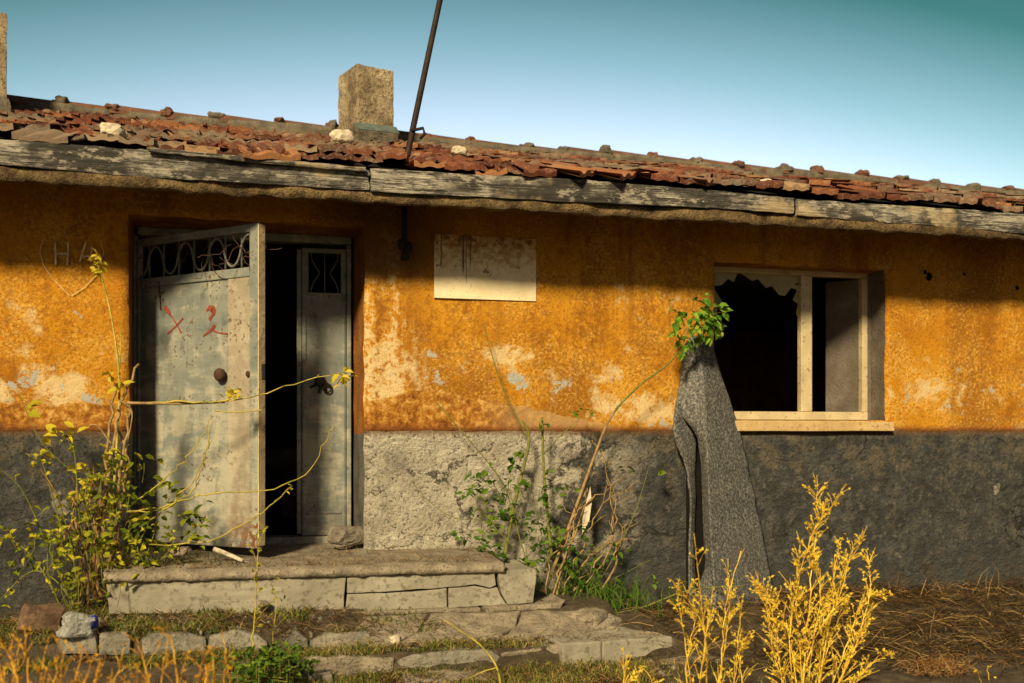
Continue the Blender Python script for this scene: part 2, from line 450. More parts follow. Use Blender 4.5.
def mat_doorpaint(rust_x=None, cols=((.12, .142, .134), (.19, .205, .185), (.28, .285, .245)), rustpx=None):
    if rustpx: rust_x = wp(rustpx, 432, -.36).x
    t = NT('grey_door_paint'); X, Y, Z = t.xyz()
    n1 = t.noise(2.6, 5, .6, t.scale((1, 1, 1.4))); n2 = t.noise(7, 5, .65, t.scale((.7, .7, 3.0))); n3 = t.noise(38, 4, .6)
    c = t.ramp(n1, [(.3, cols[0]), (.55, cols[1]), (.75, cols[2])])
    lowz = t.step(Z, 1.35, .6)
    vs_ = t.noise(4, 6, .7, t.scale((2.2, 2.2, .8))); hs_ = t.noise(4, 6, .7, t.scale((1, 1, 3)))
    sc_ = t.math('ADD', t.math('MULTIPLY', vs_, .5), t.math('ADD', t.math('MULTIPLY', hs_, .5), t.math('MULTIPLY', lowz, .07)))
    c = t.mix(t.math('MULTIPLY', t.step(sc_, .50, .64), .72), c, (.40, .375, .29))
    c = t.mix(t.math('MULTIPLY', t.step(sc_, .47, .38), .7), c, (.065, .08, .08))
    dr = t.math('MULTIPLY', t.step(n3, .57, .64), t.step(n1, .48, .58))
    c = t.mix(t.math('MULTIPLY', dr, .9), c, (.10, .05, .02))
    n5 = t.noise(5, 5, .65)
    rz = t.math('MULTIPLY', t.step(t.math('ADD', Z, t.math('MULTIPLY', n5, -.55)), .0, -.22), 1.0)
    if rust_x is not None:
        rz = t.math('MULTIPLY', rz, t.step(X, rust_x - .28, rust_x + .02))
    else:
        rz = t.math('MULTIPLY', rz, .25)
    rn = t.step(t.noise(30, 4, .6), .42, .52)
    c = t.mix(t.math('MULTIPLY', rz, rn), c, (.13, .045, .015))
    dots = t.step(t.noise(95, 2), .70, .74)
    c = t.mix(t.math('MULTIPLY', dots, .8), c, (.09, .05, .03))
    return t.done(c, .55, t.bump(t.math('ADD', n2, t.math('MULTIPLY', n3, .3)), .003), spec=.4)
def mat_paint(name, a, b, dirt, rough=.6, s=8, bump=.004):
    t = NT(name); n1 = t.noise(s, 5, .6); n2 = t.noise(s * 6, 4)
    c = t.ramp(n1, [(.3, a), (.7, b)])
    c = t.mix(t.math('MULTIPLY', t.step(n2, .58, .68), .7), c, dirt)
    return t.done(c, rough, t.bump(t.math('ADD', n1, n2), bump))
def mat_plaque():
    t = NT('whitewash_panel'); X, Y, Z = t.xyz()
    n1 = t.noise(5, 5); n2 = t.noise(26, 4, .6); n3 = t.noise(14, 4, .6)
    z0, z1 = wallz(480, 302), wallz(480, 236)
    c = t.ramp(n1, [(.3, (.64, .53, .33)), (.7, (.78, .68, .47))])
    top = t.step(t.math('ADD', Z, t.math('MULTIPLY', t.math('SUBTRACT', n2, .5), .6)), z1 - .30, z1 + .02)
    c = t.mix(t.math('MULTIPLY', top, .9), c, (.36, .17, .035))
    t2 = t.math('MULTIPLY', t.step(n2, .52, .60), t.step(Z, z1 - .13, z1 - .02))
    c = t.mix(t.math('MULTIPLY', t2, .8), c, (.12, .06, .02))
    c = t.mix(t.math('MULTIPLY', t.step(n3, .63, .66), .85), c, (.17, .12, .07))
    c = t.mix(t.math('MULTIPLY', t.step(t.noise(40, 3), .66, .70), .7), c, (.25, .17, .09))
    # dark run-off drips
    for px, pyb, wd in ((463, 274, .010), (470, 268, .007), (441, 268, .008), (466, 284, .004)):
        xc = wallx(px); zb = wallz(px, pyb)
        dx = t.math('ABSOLUTE', t.math('SUBTRACT', t.math('ADD', X, t.math('MULTIPLY', t.math('SUBTRACT', n3, .5), .03)), xc))
        d = t.math('MULTIPLY', t.step(dx, wd, wd * .3), t.step(Z, zb - .02, zb + .05))
        c = t.mix(t.math('MULTIPLY', d, .9), c, (.06, .04, .025))
    return t.done(c, .85, t.bump(n2, .004))
def mat_felt():
    t = NT('grey_felt')
    n1 = t.noise(3, 4); n2 = t.noise(58, 5, .72); n3 = t.noise(120, 2)
    c = t.ramp(n2, [(.34, (.030, .031, .033)), (.5, (.100, .101, .099)), (.64, (.27, .26, .235))])
    c = t.mix(t.math('MULTIPLY', t.step(n1, .5, .7), .5), c, t.mix(.5, c, (.14, .13, .12)))
    return t.done(c, 1.0, t.bump(t.math('ADD', n2, t.math('MULTIPLY', n3, .3)), .006), spec=.1)
def mat_leaf(name, stops, trans=.35):
    t = NT(name); r = t.attr('rnd')
    c = t.ramp(r, stops)
    d = t.n.new('ShaderNodeBsdfDiffuse'); tr = t.n.new('ShaderNodeBsdfTranslucent'); mx = t.n.new('ShaderNodeMixShader')
    t.l.new(c, d.inputs[0]); t.l.new(c, tr.inputs[0]); mx.inputs[0].default_value = trans
    t.l.new(d.outputs[0], mx.inputs[1]); t.l.new(tr.outputs[0], mx.inputs[2]); t.l.new(mx.outputs[0], t.out.inputs[0])
    return t.m
def mat_plain(name, c, rough=.8, metal=0.0, var=.4, s=20):
    t = NT(name); n = t.noise(s, 4)
    col = t.ramp(n, [(.3, tuple(q * (1 - var) for q in c)), (.7, tuple(min(1, q * (1 + var * .6)) for q in c))])
    return t.done(col, rough, t.bump(n, .003), metal)
def mat_ground():
    t = NT('dry_earth'); n1 = t.noise(1.1, 6, .6); n2 = t.noise(9, 8, .75); n3 = t.noise(50, 7, .8)
    c = t.ramp(n2, [(.3, (.055, .040, .026)), (.5, (.12, .092, .060)), (.7, (.23, .185, .125))])
    c = t.mix(t.math('MULTIPLY', t.step(n1, .5, .65), .5), c, (.10, .085, .045))
    c = t.mix(t.math('MULTIPLY', t.step(n3, .55, .65), .6), c, (.05, .036, .022))
    return t.done(c, .97, t.bump(t.math('ADD', n2, t.math('MULTIPLY', n3, .8)), .045))
def mat_glass():
    t = NT('dirty_glass'); n = t.noise(7, 4)
    c = t.ramp(n, [(.35, (.26, .215, .085)), (.7, (.44, .37, .16))])
    t.done(c, .25, None, 0, .5)
    t.b.inputs['Alpha'].default_value = .72
    return t.m

def mat_clear():
    t = NT('clear_plastic'); n = t.noise(22, 3, .5, dist=1.5)
    m = t.done((.62, .63, .60), .22, t.bump(n, .02), 0, .6)
    t.b.inputs['Transmission Weight'].default_value = .65
    t.b.inputs['IOR'].default_value = 1.25
    return m
def mat_stem(name, cols, s=7):
    t = NT(name); n = t.noise(s, 4, .6)
    c = t.ramp(n, [(.34, cols[0]), (.5, cols[1]), (.66, cols[2])])
    c = t.mix(t.math('MULTIPLY', t.step(t.noise(60, 3), .55, .66), .5), c, cols[0])
    return t.done(c, .75, t.bump(t.noise(80, 2), .003))
M = dict(
    wall=mat_wall(), dado=mat_dado(), reveal=mat_reveal(), oreveal=mat_ochre_reveal(), tile=mat_tile(), wood=mat_oldwood(),
    plaque=mat_plaque(), felt=mat_felt(), ground=mat_ground(), glass=mat_glass(),
    slab=mat_stone('crumbling_screed', (.17, .142, .105), (.32, .275, .205), (.08, .06, .04), scale=9, bump=.022),
    riser=mat_stone('pale_riser_stone', (.21, .195, .155), (.32, .295, .235), (.12, .105, .075), scale=4, bump=.005),
    stone=mat_stone('grey_kerb_stone', (.15, .14, .115), (.27, .25, .20), (.08, .07, .05), scale=6, bump=.02),
    rock=mat_stone('field_stone', (.14, .12, .095), (.27, .235, .18), (.07, .055, .04), scale=9, bump=.012),
    polem=mat_plain('dark_pole_paint', (.030, .018, .014), .7, .1),
    ridge=mat_stone('dusty_ridge_clay', (.085, .050, .036), (.19, .085, .052), (.06, .05, .038), scale=5, bump=.02),
    brickbit=mat_stone('broken_brick', (.10, .060, .040), (.20, .125, .080), (.05, .034, .024), scale=9, bump=.008),
    chim=mat_stone('chimney_plaster', (.13, .098, .060), (.40, .325, .21), (.075, .055, .034), scale=4.5, bump=.035),
    eave=mat_stone('flaking_eave_render', (.040, .024, .012), (.26, .18, .085), (.022, .015, .009), scale=11, bump=.04),
    mortar=mat_stone('ridge_mortar', (.075, .068, .052), (.17, .145, .105), (.04, .035, .026), scale=10, bump=.012),
    wframe=mat_paint('cream_window_paint', (.36, .29, .17), (.56, .47, .30), (.20, .12, .06), s=5),
    pinkp=mat_doorpaint(None, ((.22, .185, .135), (.29, .25, .185), (.37, .32, .24)), rustpx=258),
    sill=mat_paint('sill_concrete', (.40, .27, .12), (.52, .38, .19), (.20, .12, .06), .85),
    iron=mat_plain('dark_iron', (.014, .011, .009), .8, .0),
    rust=mat_plain('rusty_pipe', (.075, .038, .024), .75, .2),
    grille=mat_plain('worn_grille_paint', (.15, .15, .13), .6, .1),
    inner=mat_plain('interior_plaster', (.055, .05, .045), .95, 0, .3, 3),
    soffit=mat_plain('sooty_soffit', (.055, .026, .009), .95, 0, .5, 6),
    void=mat_plain('near_black', (.006, .0055, .005), 1.0),  # near black; also paints the shade inside the mat's cleft
    redp=mat_plain('red_spray', (.24, .055, .035), .7),
    chalk=mat_plain('scratched_plaster', (.62, .46, .26), .9),
    zinc=mat_plain('zinc_flashing', (.12, .15, .14), .6, .2),
    bag=mat_clear(),
    blue=mat_plain('blue_cap', (.02, .04, .35), .5),
    pale=mat_plain('pale_rubble', (.55, .48, .36), .9),
    stemdry=mat_plain('dry_stem', (.30, .20, .085), .8, 0, .5, 30),
    stemgrn=mat_plain('green_stem', (.16, .17, .035), .7, 0, .4, 30),
    stemyel=mat_stem('yellow_stem', ((.15, .17, .03), (.40, .31, .05), (.50, .40, .10))),
    stemgold=mat_stem('golden_stem', ((.42, .23, .04), (.80, .52, .06), (.88, .68, .14)), 9),
    stemorg=mat_stem('orange_stem', ((.26, .11, .02), (.62, .30, .03), (.74, .46, .06)), 9),
)
LY = mat_leaf('yellow_green_leaf', [(0, (.06, .10, .012)), (.3, (.19, .22, .02)), (.65, (.44, .40, .03)), (1, (.62, .50, .05))])
LG = mat_leaf('green_leaf', [(0, (.03, .075, .012)), (.5, (.075, .15, .022)), (.85, (.16, .24, .03)), (1, (.28, .30, .04))])
LB = mat_leaf('bright_leaf', [(0, (.05, .15, .02)), (.5, (.13, .28, .03)), (.85, (.26, .40, .045)), (1, (.40, .46, .06))], .45)
LA = mat_leaf('golden_leaf', [(0, (.22, .17, .02)), (.15, (.62, .40, .025)), (.6, (.82, .60, .05)), (1, (.90, .76, .14))])
LO = mat_leaf('orange_leaf', [(0, (.20, .10, .02)), (.4, (.52, .25, .02)), (1, (.68, .42, .04))])
LD = mat_leaf('dead_leaf', [(0, (.10, .05, .02)), (.6, (.24, .13, .05)), (1, (.36, .24, .10))], .15)
LS = mat_leaf('straw', [(0, (.018, .011, .006)), (.5, (.055, .033, .015)), (.85, (.16, .10, .042)), (1, (.40, .27, .11))], .1)  # dark ramp: shade over the litter is put into the straw colour
GR = mat_leaf('low_grass', [(0, (.05, .075, .018)), (.5, (.13, .15, .035)), (.75, (.24, .22, .06)), (1, (.42, .30, .11))], .2)

# ------------------------------------------------------------------ ground
def ground_z(x, y):
    """heightfield: higher at the left, two worn earth treads in front of the landing"""
    base = -.46 - .15 * max(0.0, min(1.0, (x + 1.5) / 3.6))
    f = max(0.0, min(1.0, (-y - .5) / .65))
    base = base * (1 - f) + (-.67) * f
    xl = max(0.0, min(1.0, (x + 1.35) / .12)); xr = max(0.0, min(1.0, (2.75 - x) / .25))
    k = xl * xr
    zt = base
    r = max(0.0, min(1.0, (x - .0) / .6))
    if k > 0 and y > -1.3:
        yA = -.93 if x < 1.0 else -.93 + .12 * min(1, (x - 1.0) / .5)
        zA0 = -.365 - .035 * max(0, min(1, (x + .8) / 2.2)); zA1 = -.440 * (1 - r) - .505 * r
        zB = -.555
        q = max(0.0, min(1.0, (y + .66) / (yA + .66)))
        if y > yA: zt = zA0 + (zA1 - zA0) * q
        elif y > -1.18: zt = zB
        else: zt = base
        zt = max(base, zt)
        if x > 2.25: zt = min(zt, -.52)
    z = base + (zt - base) * k
    if y < 0.5 and abs(x) < 9 and y > -6:
        z += .022 * nz(x, y, 0, 2.2) + .012 * nz(x, y, 3, 9) + .006 * nz(x, y, 5, 25)
    if x > 2.4 and -.7 < y < .3: z += .06 * (1 - abs(y + .2) / .5) * max(0, min(1, (x - 2.4)))
    return z
def axis(lo, hi, fine0, fine1, step):
    a = [fine0 + step * i for i in range(int((fine1 - fine0) / step) + 1)]
    s = step; p = a[-1]
    while p < hi: s *= 1.5; p += s; a.append(min(p, hi))
    s = step; p = a[0]; pre = []
    while p > lo: s *= 1.5; p -= s; pre.append(max(p, lo))
    return pre[::-1] + a
gx, gy = axis(-400, 400, -2.2, 6.6, .035), axis(-400, 400, -3.0, .1, .035)
m = MB()
vv = [(x, y, ground_z(x, y)) for y in gy for x in gx]
nx = len(gx)
ff = [(j*nx + i, j*nx + i + 1, (j+1)*nx + i + 1, (j+1)*nx + i) for j in range(len(gy) - 1) for i in range(nx - 1)]
m.add(vv, ff, .5)
tag(m.build('ground', M['ground'], smooth=True), kind='structure')

# ------------------------------------------------------------------ the house
XL, XR = -4.2, 9.2                      # ends of the house
YB = 5.6                                # back wall
ZB, ZT = -.9, 2.30                      # foot and head of the walls
RX0, RX1 = wallx(129), wallx(364)       # doorway
DZ0, DZ1 = -.06, wallz(250, 221)
WX0, WX1 = wallx(714), wallx(886)       # window opening
WZ0, WZ1 = wallz(800, 421), wallz(800, 266)
house = thing('abandoned_house', (2.5, 0, ZB), 'derelict ochre and grey plastered cottage with broken tiled roof, open metal door and smashed window', 'house')

def wall_sheet(x0, x1, z0, z1, y, holes, cell=.05, jit=.010, bulge=.008, thick=.05, seed=0):
    """plastered sheet facing -y with rough-edged openings; returns MB (front face plus returns)"""
    xs = set([x0, x1]); zs = set([z0, z1])
    for h in holes: xs |= {h[0], h[1]}; zs |= {h[2], h[3]}
    def fill(s, lo, hi):
        s = sorted(q for q in s if lo <= q <= hi); out = []
        for a, b in zip(s, s[1:]):
            k = max(1, round((b - a) / cell)); out += [a + (b - a) * i / k for i in range(k)]
        return out + [s[-1]]
    X, Z = fill(xs, x0, x1), fill(zs, z0, z1)
    def inside(x, z): return any(h[0] < x < h[1] and h[2] < z < h[3] for h in holes)
    vid, V, F = {}, [], []
    def vert(i, j):
        if (i, j) not in vid:
            x, z = X[i], Z[j]
            dx = jit * (nz(x + seed, 1.3, z, 5) + .6 * nz(x, 7 + seed, z, 16)); dz = jit * (nz(x, 9 + seed, z, 5) + .6 * nz(x, 3, z + seed, 16))
            if i in (0, len(X) - 1): dx = 0
            if j in (0, len(Z) - 1): dz = 0
            vid[(i, j)] = len(V)
            V.append((x + dx, y + bulge * nz(x, seed, z, 1.7) + bulge * .5 * nz(x, seed, z, 6), z + dz))
        return vid[(i, j)]
    edges = {}
    for i in range(len(X) - 1):
        for j in range(len(Z) - 1):
            if inside((X[i] + X[i+1]) / 2, (Z[j] + Z[j+1]) / 2): continue
            q = (vert(i, j), vert(i+1, j), vert(i+1, j+1), vert(i, j+1)); F.append(q)
            for a, b in zip(q, q[1:] + q[:1]):
                if (b, a) in edges: del edges[(b, a)]
                else: edges[(a, b)] = 1
    back = {}
    for a, b in edges:
        for k in (a, b):
            if k not in back:
                back[k] = len(V); p = V[k]; V.append((p[0], y + thick, p[2]))
        F.append((b, a, back[a], back[b]))
    m = MB(); m.add(V, F, .5)
    return m
door_hole = (RX0, RX1, ZB, DZ1)
win_hole = (WX0, WX1, WZ0, WZ1)
wall_sheet(XL, XR, .70, ZT, 0.0, [(RX0, RX1, .2, DZ1), win_hole], seed=1, jit=.012, thick=.018).build('front_wall', M['wall'], house, True)
dd = wall_sheet(XL, XR, ZB, .705, -.018, [(RX0, RX1, ZB - .1, .9)], seed=4, jit=.010, bulge=.012, thick=.034)
dd.v = [(a, b, c + (.010 * nz(a, 0, 0, 3) + .008 * nz(a, 1, 0, 14) if c > .69 else 0)) for a, b, c in dd.v]
dd.build('dado', M['dado'], house, True)
# masonry core behind the plaster, with reveals
def reveal(name, a, b, mat):
    m = MB(); m.box(a, b); return m.build(name, mat, house)
TH = .50
m = MB()
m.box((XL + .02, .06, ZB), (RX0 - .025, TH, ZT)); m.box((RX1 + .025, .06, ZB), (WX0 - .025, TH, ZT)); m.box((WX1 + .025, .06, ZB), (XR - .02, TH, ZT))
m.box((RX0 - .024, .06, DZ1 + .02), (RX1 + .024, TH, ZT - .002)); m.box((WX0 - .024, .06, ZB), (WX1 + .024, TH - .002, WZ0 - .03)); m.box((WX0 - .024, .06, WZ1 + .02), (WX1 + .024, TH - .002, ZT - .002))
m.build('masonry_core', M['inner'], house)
def reveal_sheet(x, z0, z1, y0, y1, face, mat, name, seed, xb=None):
    """rough reveal at x facing +x (face=1) or -x (face=-1)"""
    k, l = 12, max(4, round((z1 - z0) / .06)); V = []; F = []
    for j in range(l + 1):
        for i in range(k + 1):
            y = y0 + (y1 - y0) * i / k; z = z0 + (z1 - z0) * j / l
            fr = 1 - i / k
            dx = .012 * (nz(x + seed, 1.3, z, 5) + .6 * nz(x, 7 + seed, z, 16)) * fr + .008 * nz(y * 4, z, seed, 5)
            V.append((x - face * .006 + dx + ((xb - x) * (1 - fr) if xb is not None else 0), y, z))
    for j in range(l):
        for i in range(k):
            a = j*(k+1) + i
            q = (a, a + 1, a + k + 2, a + k + 1)
            F.append(q if face < 0 else q[::-1])
    m = MB(); m.add(V, F, .5); return m.build(name, mat, house, True)
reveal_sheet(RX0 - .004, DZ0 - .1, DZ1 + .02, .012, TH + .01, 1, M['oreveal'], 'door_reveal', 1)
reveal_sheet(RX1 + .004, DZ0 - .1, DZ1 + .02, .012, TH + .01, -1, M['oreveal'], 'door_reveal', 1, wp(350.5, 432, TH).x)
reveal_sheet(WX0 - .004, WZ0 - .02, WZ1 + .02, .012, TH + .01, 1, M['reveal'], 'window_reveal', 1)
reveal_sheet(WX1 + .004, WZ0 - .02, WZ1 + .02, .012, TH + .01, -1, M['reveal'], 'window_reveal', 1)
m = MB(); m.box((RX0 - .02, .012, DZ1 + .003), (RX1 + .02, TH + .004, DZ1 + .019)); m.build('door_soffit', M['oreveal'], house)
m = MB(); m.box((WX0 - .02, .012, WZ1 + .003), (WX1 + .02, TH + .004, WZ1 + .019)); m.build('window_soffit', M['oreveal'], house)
# other walls, floor, ceiling, partition between the two rooms
m = MB()
m.box((XL, .1, ZB), (XL + .4, YB, ZT - .01)); m.box((XR - .4, .1, ZB), (XR, YB, ZT - .01)); m.box((XL + .4, YB - .4, ZB), (XR - .4, YB, ZT - .01))
# gables under the roof slopes
for gxx in (XL, XR - .4):
    m.prism([Vector((gxx, .1, ZT)), Vector((gxx, YB, ZT)), Vector((gxx, 2.7, 3.40))], (.4, 0, 0))
m.build('side_and_back_wall', M['wall'], house)
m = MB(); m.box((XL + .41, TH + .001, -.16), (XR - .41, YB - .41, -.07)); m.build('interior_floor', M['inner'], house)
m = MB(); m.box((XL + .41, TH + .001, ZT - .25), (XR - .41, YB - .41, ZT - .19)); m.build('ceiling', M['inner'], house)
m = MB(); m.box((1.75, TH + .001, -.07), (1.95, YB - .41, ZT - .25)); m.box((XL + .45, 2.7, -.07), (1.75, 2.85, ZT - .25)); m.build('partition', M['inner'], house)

# eave slab (rough render edge) and fascia boards
m = wall_sheet(XL - .3, XR + .3, 2.128, 2.205, -.582, [], cell=.035, jit=.020, bulge=.034, thick=.05, seed=9)
for i, v in enumerate(m.v):                              # ragged lower edge
    if v[2] < 2.137: m.v[i] = (v[0], v[1], v[2] + .018 * nz(v[0], 0, 0, 7) + .010 * nz(v[0], 0, 4, 23))
m.build('eave_edge', M['eave'], house, True)
m = MB(); m.prism([Vector((XL - .3, -.545, 2.15)), Vector((XL - .3, .09, 2.29)), Vector((XL - .3, .09, 2.33)), Vector((XL - .3, -.545, 2.19))], (XR - XL + .6, 0, 0)); m.build('soffit', M['soffit'], house)
Y_F = -.60
def board(pts_top, pts_bot, Y, name='fascia_board', th=.035, seed=0):
    """old board: silhouette through photo points on the plane y=Y"""
    T = [wp(px, py, Y) for px, py in pts_top]; B = [wp(px, py, Y) for px, py in pts_bot]
    def along(L, s):
        x = L[0].x + (L[-1].x - L[0].x) * s
        for a, b in zip(L, L[1:]):
            if x <= b.x + 1e-6: return Vector((x, Y, a.z + (b.z - a.z) * (x - a.x) / max(1e-6, b.x - a.x)))
        return L[-1].copy()
    k = max(6, int((T[-1].x - T[0].x) / .04)); rows = 5; V = []; F = []
    for i in range(k + 1):
        a, b = along(T, i / k), along(B, i / k)
        for side in (0, 1):
            for j in range(rows + 1):
                p = a.lerp(b, j / rows)
                e = 1 if j in (0, rows) else 0
                p.z += e * (.006 * nz(p.x, seed, j, 6) + .004 * nz(p.x, seed, j + 3, 25))
                p.x += (.010 * nz(0, p.z * 20, seed, 4) if i in (0, k) else 0)
                p.y += side * th + (0 if side else .004 * nz(p.x, p.z * 8, seed, 2) + (.004 if e else 0))
                V.append(tuple(p))
    n = rows + 1; S = 2 * n
    for i in range(k):
        for j in range(rows):
            a = i*S + j; F.append((a, a + 1, a + S + 1, a + S))
            a = i*S + n + j; F.append((a + 1, a, a + S, a + S + 1))
        a = i*S; F.append((a, a + S, a + S + n, a + n))
        a = i*S + rows; F.append((a + n, a + S + n, a + S, a))
    for i in (0, k):
        for j in range(rows):
            a = i*S + j; q = (a, a + n, a + n + 1, a + 1); F.append(q if i == 0 else q[::-1])
    m = MB(); m.add(V, F, .5); return m.build(name, M['wood'], house)
board([(-420, 103), (-2, 139), (60, 143), (146, 150), (240, 160), (369, 170)], [(-420, 126), (-2, 164), (146, 177), (240, 182), (369, 190)], Y_F, seed=1)
board([(371, 168), (470, 174), (560, 178), (700, 189), (794, 198)], [(371, 191), (470, 196), (560, 201), (700, 207), (794, 213)], Y_F - .012, seed=2)
board([(798, 199), (860, 203), (930, 207), (1024, 214), (1450, 245)], [(798, 215), (860, 220), (930, 225), (1024, 233), (1450, 257)], Y_F, seed=3)
# thin split batten lying against the top edge of the left board
board([(148, 147), (250, 157), (366, 167)], [(148, 151), (250, 161.5), (366, 171.5)], Y_F - .040, 'split_batten', .025, seed=5)

# roof
SL = .36; Y0R, Z0R = -.60, 2.345; YR = 2.70
def roof_z(y, x=None):
    """front slope; the old ridge sags towards the right"""
    z = Z0R + SL * (y - Y0R)
    return z if x is None else z - (.04 + .016 * (x + 2)) * max(0, (y - Y0R) / 3.3)
ZR = roof_z(YR)
m = MB(); V = []; F = []
dxs = [XL - .3 + (XR - XL + .6) * i / 14 for i in range(15)]
for lo in (0, 1):
    for x in dxs:
        for y in (Y0R + .05, 1.0, YR, YB + .4):
            z = roof_z(y, x) if y <= YR else roof_z(YR, x) - SL * (y - YR)
            V.append((x, y, z - .035 - .04 * lo))
n_ = 4; off_ = 15 * n_
for i in range(14):
    for j in range(3):
        a = i * n_ + j
        F += [(a, a + n_, a + n_ + 1, a + 1), (a + off_ + 1, a + off_ + n_ + 1, a + off_ + n_, a + off_)]
    a = i * n_; F.append((a + off_, a + off_ + n_, a + n_, a))
m.add(V, F, .5)
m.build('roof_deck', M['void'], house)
random.seed(11)
ANG = math.atan(SL)
def tile_mesh(mb, x, y, w=.205, L=.41, yaw=0, lift=0, roll=0, pitch=0, rnd=None, flipdir=1):
    """one interlocking clay tile: two rolls, a lip at the lower end"""
    ns, nl = 10, 2; V = []; F = []
    R = Matrix.Rotation(flipdir * ANG - .075 + pitch, 3, 'X') @ Matrix.Rotation(yaw, 3, 'Z') @ Matrix.Rotation(roll, 3, 'Y')
    base = Vector((x, y, roof_z(y, x) + lift))
    for side in (0, 1):
        for j in range(nl + 1):
            for i in range(ns + 1):
                u = i / ns; v = j / nl
                hgt = .033 * (abs(math.cos(math.pi * 2 * u)) ** .9) * (1 - .25 * v)
                if side: hgt = hgt * .4 - .018 if j == 0 else hgt - .016
                V.append(base + R @ Vector(((u - .5) * w, v * L, hgt)))
    n1 = ns + 1; T = n1 * (nl + 1)
    for j in range(nl):
        for i in range(ns):
            a = j*n1 + i; F.append((a, a + 1, a + n1 + 1, a + n1)); a += T; F.append((a + 1, a, a + n1, a + n1 + 1))
    for i in range(ns):
        F.append((i + 1, i, i + T, i + T + 1))
    mb.add(V, F, random.random() if rnd is None else rnd)
PIT = .335
rt = MB()
gaps = [(wp(-60, 150, -.6).x, wp(135, 150, -.6).x), (wp(500, 175, -.6).x, wp(640, 180, -.6).x)]
rows = int((YR + .62) / PIT) + 1
for r in range(rows):
    y = -.60 + r * PIT + .02
    sag = 0
    ncol = int((XR - XL + .6) / .198)
    for c in range(ncol):
        x = XL - .25 + c * .198 + random.uniform(-.008, .008)
        messy = (1.6 if x < 2.6 else 1.0) if r < 2 else (.95 if r < 4 else .6)
        if r == 0 and any(a < x < b for a, b in gaps): continue
        if r <= 1 and random.random() < .05 * messy: continue
        yy = y + random.uniform(-.03, .03) * messy
        tile_mesh(rt, x, yy, yaw=random.gauss(0, .05) * messy, lift=.012 + random.uniform(0, .022) * messy + .045 * nz(x, y, 0, 1.1), roll=random.gauss(0, .05) * messy, pitch=random.gauss(0, .03) * messy)
rt.build('roof_tiles', M['tile'], house, False)
m = MB()
for r in range(10):
    y = YR + .05 + r * PIT
    m.box((XL - .3, 0, 0), (XR + .3, .40, .02), Matrix.Translation((0, y, ZR - SL * (y - YR) - .25)) @ Matrix.Rotation(-ANG, 4, 'X'))
m.build('rear_roof_slope', M['tile'], house)
# ridge: half-round tiles with mortar collars
m = MB(); mm = MB()
x = XL - .3; k = 0
random.seed(5)
while x < XR + .2:
    L = .47; z = roof_z(YR, x) + .085 + .022 * nz(x, 0, 0, .6) + random.uniform(-.008, .008); r = .060
    for a0 in range(1):
        V = []; n = 9
        for end in (0, 1):
            rr = r + (.026 if end == 0 else 0)
            for i in range(n):
                a = math.pi * (i / (n - 1)) * 1.1 - .05 * math.pi
                V.append((x + end * L, YR + math.cos(a) * rr * 1.35, z - .045 + math.sin(a) * rr + random.uniform(-.003, .003)))
        m.add(V, [(i + 1, i, i + n, i + n + 1) for i in range(n - 1)] + [tuple(range(n)), tuple(range(2*n - 1, n - 1, -1))], .2 + .5 * random.random())
    rk = rock(Vector((x + random.uniform(-.06, .08), YR - .03, z + random.uniform(-.012, .014))), .046, k, (random.uniform(.9, 1.7), 2.0, random.uniform(.8, 1.25)), 0, 3, .5)
    (m if random.random() < .45 else mm).add(rk.v, rk.f, .5)
    # bedding mortar below the ridge tile
    pass
    x += L; k += 1
rid = m.build('ridge_tiles', M['ridge'], house)
st_ = wall_sheet(XL - .3, XR + .3, ZR - .12, ZR + .066, YR - .115, [], .04, .032, .05, .1, 6)
st_.v = [(a, b, c - ZR + roof_z(YR, a) + .022 * nz(a, 0, 0, .6)) for a, b, c in st_.v]
mm.add(st_.v, st_.f, .5)
mm.build('mortar', M['mortar'], rid, True)

# chimneys
def chimney(corners, pytop, seed):
    """corners: (px, y) of front-left, front-right, back-right, back-left"""
    P = []
    zt = wp(corners[0][0], pytop, corners[0][1]).z
    for px, y in corners: q = wp(px, 100, y); P.append(Vector((q.x, q.y, 0)))
    z0 = roof_z(corners[0][1]) - .15
    o = rough_block([p + Vector((0, 0, z0)) for p in P], (0, 0, zt - z0), .009, 4, .014, seed).build('chimney', M['chim'], house)
    c = sum(P, Vector()) / 4
    zf = roof_z(c.y - .2) + .10
    rough_block([c + (p - c) * 1.22 + Vector((0, 0, z0)) for p in P], (0, 0, zf - z0), .02, 4, .03, seed + 2).build('mortar_foot', M['mortar'], o)
    return o, P[0], P[1]
c1, ca, cb = chimney([(357, 2.0), (394, 2.1), (376, 2.48), (338, 2.38)], 63, 3)
m = MB()
Rm = Matrix.Translation((ca.x - .02, 1.70, roof_z(1.70) + .085)) @ Matrix.Rotation(rad(8), 4, 'Z') @ Matrix.Rotation(ANG + .35, 4, 'X')
m.box((0, 0, 0), (.36, .13, .006), Rm)
m.build('flashing', M['zinc'], c1)
chimney([(-20, 2.1), (7, 2.1), (4, 2.5), (-22, 2.5)], 10, 8)

